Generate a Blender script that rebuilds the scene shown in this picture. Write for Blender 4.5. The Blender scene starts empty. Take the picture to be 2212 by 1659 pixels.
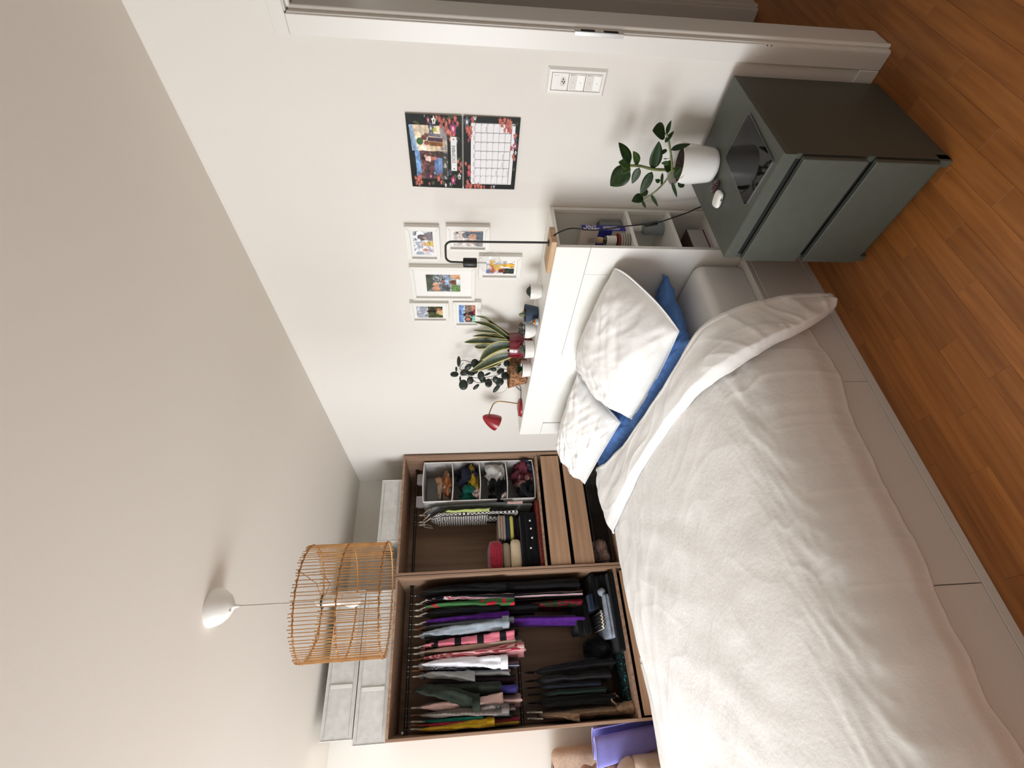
import bpy, bmesh, math, random
from math import sin, cos, pi, sqrt
from mathutils import Vector, Matrix, noise
random.seed(7)
S = bpy.context.scene
COL = S.collection

# ---------------------------------------------------------------- camera
cam = bpy.data.cameras.new('camera')
cam.sensor_fit = 'HORIZONTAL'; cam.sensor_width = 36.0
cam.lens = 1027.6 / 2212 * 36.0
cam.clip_start = 0.02
camo = bpy.data.objects.new('camera', cam); COL.objects.link(camo)
_yaw, _pit, _rol = 0.99126, -0.10104, -0.01076
fw = Vector((-sin(_yaw)*cos(_pit), cos(_yaw)*cos(_pit), sin(_pit)))
r0 = Vector((cos(_yaw), sin(_yaw), 0)); u0 = r0.cross(fw)
rt = r0*cos(_rol) + u0*sin(_rol); up = -r0*sin(_rol) + u0*cos(_rol)
# the photograph was taken with the phone held upright and is stored turned a quarter turn
X, Y, Z = -up, rt, -fw
M = Matrix(((X.x, Y.x, Z.x, 4.44373), (X.y, Y.y, Z.y, -1.80653), (X.z, Y.z, Z.z, 1.50629), (0, 0, 0, 1)))
camo.matrix_world = M
S.camera = camo

# ---------------------------------------------------------------- light and exposure
w = bpy.data.worlds.new('world'); S.world = w; w.use_nodes = True
w.node_tree.nodes['Background'].inputs[0].default_value = (0.75, 0.86, 1.0, 1)
w.node_tree.nodes['Background'].inputs[1].default_value = 1.0
def area(name, loc, rot, sx, sy, power, col):
    l = bpy.data.lights.new(name, 'AREA'); l.shape = 'RECTANGLE'; l.size = sx; l.size_y = sy
    l.energy = power; l.color = col
    o = bpy.data.objects.new(name, l); COL.objects.link(o); o.location = loc; o.rotation_euler = rot
    return o
area('window_daylight', (1.85, -4.56, 1.45), (pi/2+.03, 0, 0), 2.5, 1.7, 190, (0.91, 0.95, 0.985))
area('hall_fill', (4.4, 2.6, 2.3), (0, 0, 0), 0.8, 0.8, 7, (1.0, 0.93, 0.84))  # added fill that brightens the hall
S.view_settings.view_transform = 'Standard'
S.view_settings.look = 'None'
S.view_settings.gamma = 1.0
S.view_settings.use_curve_mapping = False
S.view_settings.exposure = -0.16
S.cycles.max_bounces = 10
S.cycles.diffuse_bounces = 7
S.cycles.sample_clamp_indirect = 8
S.cycles.use_denoising = True
S.cycles.caustics_reflective = False
S.cycles.caustics_refractive = False

# ---------------------------------------------------------------- materials
def lin(c):
    c = c/255.0
    return c/12.92 if c <= 0.04045 else ((c+0.055)/1.055)**2.4
def L3(rgb): return (lin(rgb[0]), lin(rgb[1]), lin(rgb[2]), 1)
_m = {}
def mat(name, rgb, rough=0.5, metal=0.0, var=0.0, vscale=(5, 5, 5), bump=0.0, bscale=60.0, rgb2=None,
        alpha=None, trans=0.0, sheen=0.0, coat=0.0, spec=0.5, bdist=0.002, emis=None, objrand=0.0, vlow=0.35, vhigh=0.65, detail=3, bstretch=None):
    if name in _m: return _m[name]
    m = bpy.data.materials.new(name); m.use_nodes = True; nt = m.node_tree; b = nt.nodes['Principled BSDF']
    b.inputs['Roughness'].default_value = rough; b.inputs['Metallic'].default_value = metal
    b.inputs['Specular IOR Level'].default_value = spec
    if trans: b.inputs['Transmission Weight'].default_value = trans
    if sheen: b.inputs['Sheen Weight'].default_value = sheen; b.inputs['Sheen Roughness'].default_value = .4
    if coat: b.inputs['Coat Weight'].default_value = coat; b.inputs['Coat Roughness'].default_value = 0.08
    b.inputs['Base Color'].default_value = L3(rgb)
    tc = None
    def coords():
        nonlocal tc
        if tc is None: tc = nt.nodes.new('ShaderNodeTexCoord')
        return tc.outputs['Object']
    last = None
    if var or rgb2:
        mp = nt.nodes.new('ShaderNodeMapping'); mp.inputs['Scale'].default_value = vscale
        nt.links.new(coords(), mp.inputs[0])
        n = nt.nodes.new('ShaderNodeTexNoise'); n.inputs['Scale'].default_value = 1.0; n.inputs['Detail'].default_value = detail
        nt.links.new(mp.outputs[0], n.inputs['Vector'])
        cr = nt.nodes.new('ShaderNodeValToRGB')
        c2 = rgb2 or tuple(max(0, x*(1-var)) for x in rgb)
        cr.color_ramp.elements[0].position = vlow; cr.color_ramp.elements[1].position = vhigh
        cr.color_ramp.elements[0].color = L3(c2); cr.color_ramp.elements[1].color = L3(rgb)
        nt.links.new(n.outputs['Fac'], cr.inputs[0]); last = cr.outputs[0]
        if objrand:
            oi = nt.nodes.new('ShaderNodeObjectInfo')
            ad = nt.nodes.new('ShaderNodeVectorMath'); ad.operation = 'SCALE'; 
            cx = nt.nodes.new('ShaderNodeCombineXYZ')
            for i in range(3): nt.links.new(oi.outputs['Random'], cx.inputs[i])
            ad.inputs['Scale'].default_value = 37.0; nt.links.new(cx.outputs[0], ad.inputs[0])
            nt.links.new(ad.outputs[0], mp.inputs['Location'])
            hs = nt.nodes.new('ShaderNodeHueSaturation')
            mr = nt.nodes.new('ShaderNodeMapRange'); mr.inputs[3].default_value = 1-objrand; mr.inputs[4].default_value = 1+objrand
            nt.links.new(oi.outputs['Random'], mr.inputs[0]); nt.links.new(mr.outputs[0], hs.inputs['Value'])
            nt.links.new(last, hs.inputs['Color']); last = hs.outputs[0]
        nt.links.new(last, b.inputs['Base Color'])
    if bump:
        n2 = nt.nodes.new('ShaderNodeTexNoise'); n2.inputs['Scale'].default_value = bscale; n2.inputs['Detail'].default_value = 4
        if bstretch:
            mp2 = nt.nodes.new('ShaderNodeMapping'); mp2.inputs['Scale'].default_value = bstretch
            nt.links.new(coords(), mp2.inputs[0]); nt.links.new(mp2.outputs[0], n2.inputs['Vector'])
        else: nt.links.new(coords(), n2.inputs['Vector'])
        bp = nt.nodes.new('ShaderNodeBump'); bp.inputs['Strength'].default_value = bump; bp.inputs['Distance'].default_value = bdist
        nt.links.new(n2.outputs['Fac'], bp.inputs['Height']); nt.links.new(bp.outputs[0], b.inputs['Normal'])
    if emis: b.inputs['Emission Color'].default_value = L3(emis); b.inputs['Emission Strength'].default_value = 1
    _m[name] = m
    return m
def glassmat(name, tint=(1, 1, 1), rough=0.0, mix=0.12):
    if name in _m: return _m[name]
    m = bpy.data.materials.new(name); m.use_nodes = True; nt = m.node_tree; nt.nodes.clear()
    o = nt.nodes.new('ShaderNodeOutputMaterial'); t = nt.nodes.new('ShaderNodeBsdfTransparent'); g = nt.nodes.new('ShaderNodeBsdfGlossy')
    t.inputs[0].default_value = (*tint, 1); g.inputs['Roughness'].default_value = rough
    f = nt.nodes.new('ShaderNodeLayerWeight'); f.inputs['Blend'].default_value = .5
    mx = nt.nodes.new('ShaderNodeMixShader')
    pw_ = nt.nodes.new('ShaderNodeMath'); pw_.operation = 'POWER'; pw_.inputs[1].default_value = 4.0
    ma = nt.nodes.new('ShaderNodeMath'); ma.operation = 'MULTIPLY_ADD'; ma.inputs[1].default_value = .6; ma.inputs[2].default_value = mix; ma.use_clamp = True
    nt.links.new(f.outputs['Facing'], pw_.inputs[0]); nt.links.new(pw_.outputs[0], ma.inputs[0]); nt.links.new(ma.outputs[0], mx.inputs[0])
    nt.links.new(t.outputs[0], mx.inputs[1]); nt.links.new(g.outputs[0], mx.inputs[2]); nt.links.new(mx.outputs[0], o.inputs[0])
    _m[name] = m; return m
def colmat(name='printed_picture', rough=0.45):
    if name in _m: return _m[name]
    m = bpy.data.materials.new(name); m.use_nodes = True; nt = m.node_tree; b = nt.nodes['Principled BSDF']
    a = nt.nodes.new('ShaderNodeVertexColor'); a.layer_name = 'Col'
    nt.links.new(a.outputs[0], b.inputs['Base Color']); b.inputs['Roughness'].default_value = rough; b.inputs['Specular IOR Level'].default_value = .12
    _m[name] = m; return m
def patmat(name, kind, c1, c2, scale, c3=None, rough=0.85, thr=0.5, axis='Z'):
    """cloth with a printed pattern: stripes / dots / blobs / checks / zigzag / gingham"""
    m = bpy.data.materials.new(name); m.use_nodes = True; nt = m.node_tree; b = nt.nodes['Principled BSDF']
    b.inputs['Roughness'].default_value = rough; b.inputs['Specular IOR Level'].default_value = .2
    tc = nt.nodes.new('ShaderNodeTexCoord'); V = tc.outputs['Object']
    cr = nt.nodes.new('ShaderNodeValToRGB'); cr.color_ramp.interpolation = 'CONSTANT'
    cr.color_ramp.elements[0].color = L3(c1); cr.color_ramp.elements[1].color = L3(c2); cr.color_ramp.elements[1].position = thr
    if c3:
        e = cr.color_ramp.elements.new(min(.97, thr+.12)); e.color = L3(c3)
    if kind == 'stripes':
        t = nt.nodes.new('ShaderNodeTexWave'); t.bands_direction = axis; t.inputs['Scale'].default_value = scale; t.inputs['Distortion'].default_value = 1.2
        t.inputs['Detail Scale'].default_value = .6
        nt.links.new(V, t.inputs['Vector']); nt.links.new(t.outputs['Fac'], cr.inputs[0])
    elif kind == 'dots':
        t = nt.nodes.new('ShaderNodeTexVoronoi'); t.inputs['Scale'].default_value = scale; t.inputs['Randomness'].default_value = .35
        nt.links.new(V, t.inputs['Vector']); nt.links.new(t.outputs['Distance'], cr.inputs[0])
    elif kind == 'blobs':
        t = nt.nodes.new('ShaderNodeTexNoise'); t.inputs['Scale'].default_value = scale; t.inputs['Detail'].default_value = 1.5
        nt.links.new(V, t.inputs['Vector']); nt.links.new(t.outputs['Fac'], cr.inputs[0])
    elif kind == 'checks':
        t = nt.nodes.new('ShaderNodeTexChecker'); t.inputs['Scale'].default_value = scale
        t.inputs['Color1'].default_value = (1, 1, 1, 1); t.inputs['Color2'].default_value = (0, 0, 0, 1)
        nt.links.new(V, t.inputs['Vector']); nt.links.new(t.outputs['Fac'], cr.inputs[0])
    elif kind in ('zigzag', 'grid'):
        sx = nt.nodes.new('ShaderNodeSeparateXYZ'); nt.links.new(V, sx.inputs[0])
        def mth(op, a, bb=None):
            n = nt.nodes.new('ShaderNodeMath'); n.operation = op
            if isinstance(a, float): n.inputs[0].default_value = a
            else: nt.links.new(a, n.inputs[0])
            if bb is not None:
                if isinstance(bb, float): n.inputs[1].default_value = bb
                else: nt.links.new(bb, n.inputs[1])
            return n.outputs[0]
        scale = float(scale)
        if kind == 'zigzag':
            a = mth('PINGPONG', mth('MULTIPLY', sx.outputs['Y'], scale*1.0), 0.5)
            bq = mth('MULTIPLY', sx.outputs['Z'], scale*1.0)
            f = mth('FRACT', mth('ADD', a, bq))
        else:
            fy = mth('GREATER_THAN', mth('FRACT', mth('MULTIPLY', sx.outputs['Y'], scale*1.5)), .93)
            fz = mth('GREATER_THAN', mth('FRACT', mth('MULTIPLY', sx.outputs['Z'], scale)), .93)
            fx = mth('GREATER_THAN', mth('FRACT', mth('MULTIPLY', sx.outputs['X'], scale)), .93)
            f = mth('MAXIMUM', mth('MAXIMUM', fx, fy), fz)
        nt.links.new(f, cr.inputs[0])
    nt.links.new(cr.outputs[0], b.inputs['Base Color'])
    _m[name] = m; return m

WALL = mat('wall_paint', (222, 218, 211), .9, bump=.25, bscale=260, bdist=.0006, spec=.2)
CEIL = mat('ceiling_paint', (226, 220, 211), .95, bump=.2, bscale=220, bdist=.0006, spec=.1)
TRIM = mat('white_gloss_trim', (220, 217, 211), .35, bump=.1, bscale=90, bdist=.0004)
LAM = mat('white_laminate', (232, 231, 226), .45)
LAMB = mat('white_bed_panel', (214, 209, 203), .45)
LINEN = mat('white_linen', (230, 228, 225), .9, var=.03, vscale=(9, 9, 9), bump=.32, bscale=46, bdist=.005, sheen=.15, spec=.15, detail=5)
SHEET = mat('white_fitted_sheet', (226, 225, 222), .9, bump=.3, bscale=25, bdist=.004, sheen=.1, spec=.15)
BLUE = mat('blue_cotton', (92, 134, 200), .9, var=.12, vscale=(30, 8, 30), bump=.5, bscale=28, bdist=.006, sheen=.15, spec=.15)
WOODV = mat('grey_oak_laminate', (166, 135, 111), .55, rgb2=(136, 107, 86), vscale=(40, 40, 1.3), detail=4)
WOODI = mat('grey_oak_interior', (158, 130, 106), .6, rgb2=(128, 103, 84), vscale=(10, 14, .8), detail=4)
WOODH = mat('grey_oak_drawer_front', (188, 152, 121), .5, rgb2=(162, 128, 99), vscale=(60, 1.5, 60), detail=4)
BLK = mat('black_metal', (14, 13, 13), .45)
BLKP = mat('black_gap', (9, 8, 8), .8)
DARKM = mat('dark_grey_metal', (52, 46, 42), .4, metal=.6)
CHROME = mat('brushed_steel', (178, 176, 172), .3, metal=1.0)
RATT = mat('rattan_cane', (200, 152, 92), .55, rgb2=(168, 118, 64), vscale=(20, 20, 20), bump=.3, bscale=90, bdist=.001)
RATTD = mat('rattan_binding', (180, 126, 68), .6, rgb2=(124, 78, 38), vscale=(90, 90, 90), vlow=.42, vhigh=.58)
PLW = mat('white_plastic', (226, 224, 218), .35)
CER = mat('white_ceramic', (228, 226, 222), .25, coat=.3)
GREEN = mat('grey_green_lacquer', (76, 80, 72), .5, var=.05, vscale=(30, 30, 30))
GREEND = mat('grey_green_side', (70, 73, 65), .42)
REDL = mat('dark_red_lacquer', (142, 22, 34), .32, coat=.3)
REDC = mat('dark_red_glazed_ceramic', (112, 12, 34), .18, coat=.6)
BRASS = mat('aged_brass', (150, 118, 72), .35, metal=.9)
SOIL = mat('dark_soil', (62, 36, 26), .95, bump=.8, bscale=120, rgb2=(32, 20, 15), vscale=(90, 90, 90))
LEAF = mat('dark_green_leaf', (38, 60, 26), .42, spec=.3, rgb2=(24, 42, 18), vscale=(30, 30, 30))
LEAFG = mat('bright_green_leaf', (66, 92, 40), .4, rgb2=(44, 68, 28), vscale=(25, 25, 25))
LEAFD = mat('deep_grey_green_leaf', (40, 52, 42), .45, rgb2=(26, 38, 30), vscale=(40, 40, 40))
STEM = mat('green_stem', (104, 116, 62), .5, rgb2=(78, 84, 44), vscale=(40, 40, 40))
STEMD = mat('dark_stem', (48, 46, 34), .6)
WOODB = mat('light_beech_block', (196, 164, 128), .55, rgb2=(176, 142, 106), vscale=(3, 60, 60))
BASK = mat('woven_seagrass', (170, 122, 82), .8, rgb2=(96, 62, 38), vscale=(110, 110, 60), vlow=.42, vhigh=.56, bump=.8, bscale=120, bdist=.003)
FABW = mat('translucent_white_fabric', (205, 204, 200), .85, var=.06, vscale=(20, 20, 20), bump=.4, bscale=40, bdist=.002, sheen=.1)
BEIGE = mat('beige_upholstery', (196, 170, 150), .95, var=.08, vscale=(220, 60, 60), bump=.6, bscale=350, bdist=.001, sheen=.2)
BEIGE2 = mat('tan_soft_fabric', (176, 140, 112), .95, bump=.5, bscale=200, bdist=.001, sheen=.3)
MATP = mat('lavender_foam', (138, 136, 214), .8, var=.06, vscale=(200, 200, 200), bump=.8, bscale=240, bdist=.0015)
GLASS = glassmat('clear_glass', (.96, .96, .96), 0.0, .03)
SMOKE = glassmat('smoked_glass', (.75, .72, .7), .03, .03)
PGLASS = glassmat('picture_glass', (1, 1, 1), .08, .004)
BOTT = glassmat('pale_blue_glass', (.80, .88, .90), .05, .06)
SEAM = mat('thin_grey_mark', (120, 118, 112), .8)  # plain grey of the mitre joints and switch marker dots

# ---------------------------------------------------------------- mesh helpers
class MB:
    """collects boxes, tubes, lathes and sheets into one mesh"""
    def __init__(s): s.v = []; s.f = []; s.uv = None; s.col = None
    def add(s, v, f):
        n = len(s.v); s.v += [tuple(p) for p in v]; s.f += [tuple(i+n for i in q) for q in f]; return s
    def box(s, x0, x1, y0, y1, z0, z1, b=0.0015):
        if x0 > x1: x0, x1 = x1, x0
        if y0 > y1: y0, y1 = y1, y0
        if z0 > z1: z0, z1 = z1, z0
        b = min(b, (x1-x0)*.3, (y1-y0)*.3, (z1-z0)*.3)
        V = []; idx = {}
        for i, (x, sx) in enumerate(((x0, 1), (x1, -1))):
            for j, (y, sy) in enumerate(((y0, 1), (y1, -1))):
                for k, (z, sz) in enumerate(((z0, 1), (z1, -1))):
                    idx[i, j, k, 0] = len(V); V.append((x, y+sy*b, z+sz*b))
                    idx[i, j, k, 1] = len(V); V.append((x+sx*b, y, z+sz*b))
                    idx[i, j, k, 2] = len(V); V.append((x+sx*b, y+sy*b, z))
        F = []
        def q(a, flip): F.append(tuple(a[::-1]) if flip else tuple(a))
        for i in (0, 1): q([idx[i, 0, 0, 0], idx[i, 1, 0, 0], idx[i, 1, 1, 0], idx[i, 0, 1, 0]], i == 0)
        for j in (0, 1): q([idx[0, j, 0, 1], idx[0, j, 1, 1], idx[1, j, 1, 1], idx[1, j, 0, 1]], j == 0)
        for k in (0, 1): q([idx[0, 0, k, 2], idx[1, 0, k, 2], idx[1, 1, k, 2], idx[0, 1, k, 2]], k == 0)
        if b > 0:
            for i in (0, 1):
                for j in (0, 1): q([idx[i, j, 0, 0], idx[i, j, 1, 0], idx[i, j, 1, 1], idx[i, j, 0, 1]], (i+j) % 2 == 1)
            for i in (0, 1):
                for k in (0, 1): q([idx[i, 0, k, 0], idx[i, 0, k, 2], idx[i, 1, k, 2], idx[i, 1, k, 0]], (i+k) % 2 == 1)
            for j in (0, 1):
                for k in (0, 1): q([idx[0, j, k, 1], idx[1, j, k, 1], idx[1, j, k, 2], idx[0, j, k, 2]], (j+k) % 2 == 1)
            for i in (0, 1):
                for j in (0, 1):
                    for k in (0, 1): q([idx[i, j, k, 0], idx[i, j, k, 1], idx[i, j, k, 2]], (i+j+k) % 2 == 1)
        return s.add(V, F)
    def obox(s, c, ax, ay, az, b=0.0015):
        """oriented box: centre and three half-axis vectors"""
        t = MB(); lx, ly, lz = ax.length, ay.length, az.length
        t.box(-lx, lx, -ly, ly, -lz, lz, b)
        X_, Y_, Z_ = ax.normalized(), ay.normalized(), az.normalized()
        return s.add([Vector(c)+X_*p[0]+Y_*p[1]+Z_*p[2] for p in t.v], t.f)
    def tube(s, pts, r, seg=8, caps=True):
        pts = [Vector(p) for p in pts]; n = len(pts)
        rs = r if isinstance(r, (list, tuple)) else [r]*n
        V = []; F = []; ref = None
        for i, p in enumerate(pts):
            a = pts[max(0, i-1)]; b_ = pts[min(n-1, i+1)]; d = (b_-a)
            d = d.normalized() if d.length > 1e-9 else Vector((0, 0, 1))
            if ref is None:
                ref = d.orthogonal().normalized()
            ref = (ref - d*ref.dot(d))
            ref = ref.normalized() if ref.length > 1e-6 else d.orthogonal().normalized()
            o2 = d.cross(ref)
            for k in range(seg):
                a2 = 2*pi*k/seg; V.append(p + (ref*cos(a2)+o2*sin(a2))*rs[i])
        for i in range(n-1):
            for k in range(seg):
                k2 = (k+1) % seg
                F.append((i*seg+k, i*seg+k2, (i+1)*seg+k2, (i+1)*seg+k))
        if caps:
            F.append(tuple(range(seg-1, -1, -1))); F.append(tuple((n-1)*seg+k for k in range(seg)))
        return s.add(V, F)
    def lathe(s, prof, c, seg=24, axis=Vector((0, 0, 1)), caps=True):
        ax = axis.normalized(); e1 = ax.orthogonal().normalized(); e2 = ax.cross(e1); c = Vector(c); V = []; F = []
        for (r, h) in prof:
            for k in range(seg):
                a = 2*pi*k/seg; V.append(c+ax*h+(e1*cos(a)+e2*sin(a))*r)
        n = len(prof)
        for i in range(n-1):
            for k in range(seg):
                k2 = (k+1) % seg; F.append((i*seg+k, i*seg+k2, (i+1)*seg+k2, (i+1)*seg+k))
        if caps:
            if prof[0][0] > 1e-5: F.append(tuple(range(seg-1, -1, -1)))
            if prof[-1][0] > 1e-5: F.append(tuple((n-1)*seg+k for k in range(seg)))
        return s.add(V, F)
    def grid(s, fn, nu, nv, closeu=False):
        V = [fn(i/(nu if closeu else nu-1), j/(nv-1)) for j in range(nv) for i in range(nu)]
        F = []
        for j in range(nv-1):
            for i in range(nu if closeu else nu-1):
                i2 = (i+1) % nu
                F.append((j*nu+i, j*nu+i2, (j+1)*nu+i2, (j+1)*nu+i))
        return s.add(V, F)
    def extrude(s, poly, d):
        """prism: closed 3-D polygon swept by vector d"""
        n = len(poly); d = Vector(d); V = [Vector(p) for p in poly]+[Vector(p)+d for p in poly]
        F = [tuple(range(n-1, -1, -1)), tuple(range(n, 2*n))]+[(i, (i+1) % n, n+(i+1) % n, n+i) for i in range(n)]
        return s.add(V, F)

ORG = {}
def org(o):
    return ORG.get(o.name, Vector((0, 0, 0))) if o else Vector((0, 0, 0))
def obj(name, mb, m, parent=None, smooth=True, label=None, cat=None, group=None, kind=None, angle=40, solid=None, subsurf=0):
    me = bpy.data.meshes.new(name)
    xs = [p[0] for p in mb.v]; ys = [p[1] for p in mb.v]; zs = [p[2] for p in mb.v]
    c = Vector(((min(xs)+max(xs))/2, (min(ys)+max(ys))/2, min(zs)))
    me.from_pydata([(p[0]-c.x, p[1]-c.y, p[2]-c.z) for p in mb.v], [], mb.f)
    if mb.col:
        ca = me.color_attributes.new('Col', 'FLOAT_COLOR', 'POINT')
        flat = [x for cc in mb.col for x in cc]
        ca.data.foreach_set('color', flat)
    if mb.uv:
        uvl = me.uv_layers.new(name='UVMap')
        for lp in me.loops: uvl.data[lp.index].uv = mb.uv[lp.vertex_index]
    bm_ = bmesh.new(); bm_.from_mesh(me); bmesh.ops.recalc_face_normals(bm_, faces=bm_.faces); bm_.to_mesh(me); bm_.free()
    me.materials.append(m)
    if smooth:
        me.shade_smooth()
        try: me.set_sharp_from_angle(angle=math.radians(angle))
        except Exception: pass
    o = bpy.data.objects.new(name, me); COL.objects.link(o)
    o.location = c - org(parent)
    if parent: o.parent = parent
    ORG[o.name] = c
    if label: o['label'] = label
    if cat: o['category'] = cat
    if group: o['group'] = group
    if kind: o['kind'] = kind
    if solid:
        md = o.modifiers.new('solidify', 'SOLIDIFY'); md.thickness = solid; md.offset = -1
    if subsurf:
        md = o.modifiers.new('subdivision', 'SUBSURF'); md.levels = subsurf; md.render_levels = subsurf
    return o
def thing(name, loc, label, cat, group=None, kind=None):
    o = bpy.data.objects.new(name, None); COL.objects.link(o); o.location = loc; o.empty_display_size = .05
    ORG[o.name] = Vector(loc)
    if label: o['label'] = label
    if cat: o['category'] = cat
    if group: o['group'] = group
    if kind: o['kind'] = kind
    return o
def struct(name, mb, m, parent=None, **k):
    return obj(name, mb, m, parent, kind='structure' if parent is None else None, smooth=False, **k)
def dup(root, loc, label=None, group=None):
    r = root.copy(); COL.objects.link(r); r.location = loc
    if label: r['label'] = label
    if group: r['group'] = group
    for ch in list(root.children):
        c = ch.copy(); COL.objects.link(c); c.parent = r
        for g in ch.children:
            d = g.copy(); COL.objects.link(d); d.parent = c
    return r
def clampf(x, a=0., b=1.): return max(a, min(b, x))
def sm(x, a, b):
    t = clampf((x-a)/(b-a)); return t*t*(3-2*t)
def interp(pts, t):
    """piecewise-linear y(t) from sorted (t, y)"""
    if t <= pts[0][0]: return pts[0][1]
    for (a, ya), (b, yb) in zip(pts, pts[1:]):
        if t <= b: return ya+(yb-ya)*(t-a)/(b-a)
    return pts[-1][1]
def N(x, y, z): return noise.noise(Vector((x, y, z)))
def ridge(x, y, z): return (1-abs(N(x, y, z)*1.6))
def catmull(pts, n):
    P = [Vector(p) for p in pts]; P = [P[0]*2-P[1]]+P+[P[-1]*2-P[-2]]; out = []
    segs = len(P)-3
    for i in range(n):
        t = i/(n-1)*segs; k = min(int(t), segs-1); u = t-k
        a, b, c, d = P[k:k+4]
        out.append(0.5*((2*b)+(c-a)*u+(2*a-5*b+4*c-d)*u*u+(3*b-a-3*c+d)*u**3))
    return out

# ================================================================ THE ROOM
H = 2.511; RX = 5.35; FY = -4.6
OAKB = mat('oak_floor_base', (120, 68, 28), .4, rgb2=(86, 46, 18), vscale=(30, 2, 30))
OAK = mat('oiled_oak_strip', (164, 104, 50), .42, rgb2=(134, 80, 35), vscale=(55, 3.2, 55), detail=6, objrand=.13, vlow=.3, vhigh=.7, bump=.15, bscale=1, bstretch=(300, 12, 300), bdist=.0006)
floor = struct('floor', MB().box(-.1, RX, FY, 3.2, -.05, -.0045, 0), OAKB)
random.seed(11)
JOINTS = {1: -1.135, 2: -.854, 3: -.693, 4: -.981, 5: -1.134, 6: -.871, 7: -.704, 8: -1.02, 9: -.243, 10: -.565, 11: -.303}
pw = .0695; PLK = {}
def plank_mesh(L):
    k = round(L, 3)
    if k not in PLK:
        mb = MB().box(-pw/2+.0002, pw/2-.0002, -L/2+.0002, L/2-.0002, -.0045, 0, .0004)
        o = obj('plank', mb, OAK, smooth=False); me = o.data; bpy.data.objects.remove(o); PLK[k] = me
    return PLK[k]
for i in range(0, 24):
    xc = 3.0695+pw*(i+.5) - pw*0
    if xc > 4.66: break
    j = JOINTS.get(i, random.uniform(-1.1, -.4))
    Ls = [.49, .49, .49, .56, .42]
    y = j
    segs = []
    while y < 1.0:
        L = random.choice(Ls) if i in () else .49
        segs.append((y, L)); y += L
    y = j
    while y > -2.3:
        segs.append((y-.49, .49)); y -= .49
    for (ys, L) in segs:
        me = plank_mesh(L)
        o = bpy.data.objects.new('plank', me); COL.objects.link(o); o.parent = floor
        o.location = Vector((xc, ys+L/2, -.0045)) - floor.location
ceil = struct('ceiling', MB().box(-.1, RX, FY, 3.2, H, H+.1, 0), CEIL)
struct('wall_left', MB().box(-.12, 0, FY, 3.2, 0, H, 0), WALL)
struct('wall_right', MB().box(RX, RX+.12, FY, 3.2, 0, H, 0), WALL)
# headboard wall with the doorway
DX0, DX1, DH = 3.81, 4.66, 2.03
struct('wall_back', MB().box(0, DX0-.033, 0, .13, 0, H, 0).box(DX1+.033, RX, 0, .13, 0, H, 0).box(DX0-.033, DX1+.033, 0, .13, DH+.033, H, 0), WALL)
# window wall behind the camera
wx0, wx1, wz0, wz1 = .56, 3.14, .58, 2.32
struct('wall_front', MB().box(0, wx0, FY-.12, FY, 0, H, 0).box(wx1, RX, FY-.12, FY, 0, H, 0).box(wx0, wx1, FY-.12, FY, 0, wz0, 0).box(wx0, wx1, FY-.12, FY, wz1, H, 0), WALL)
t = thing('window_1', ((wx0+wx1)/2, FY, wz0), None, None, kind='structure')
fr = MB()
for a in (wx0, wx1-.05, (wx0+wx1)/2-.03): fr.box(a, a+.05, FY-.10, FY-.05, wz0, wz1)
fr.box(wx0, wx1, FY-.10, FY-.05, wz0, wz0+.05).box(wx0, wx1, FY-.10, FY-.05, wz1-.05, wz1)
obj('window_frame', fr, TRIM, t); obj('window_sill', MB().box(wx0-.04, wx1+.04, FY-.06, FY+.02, wz0-.03, wz0), TRIM, t)
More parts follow.
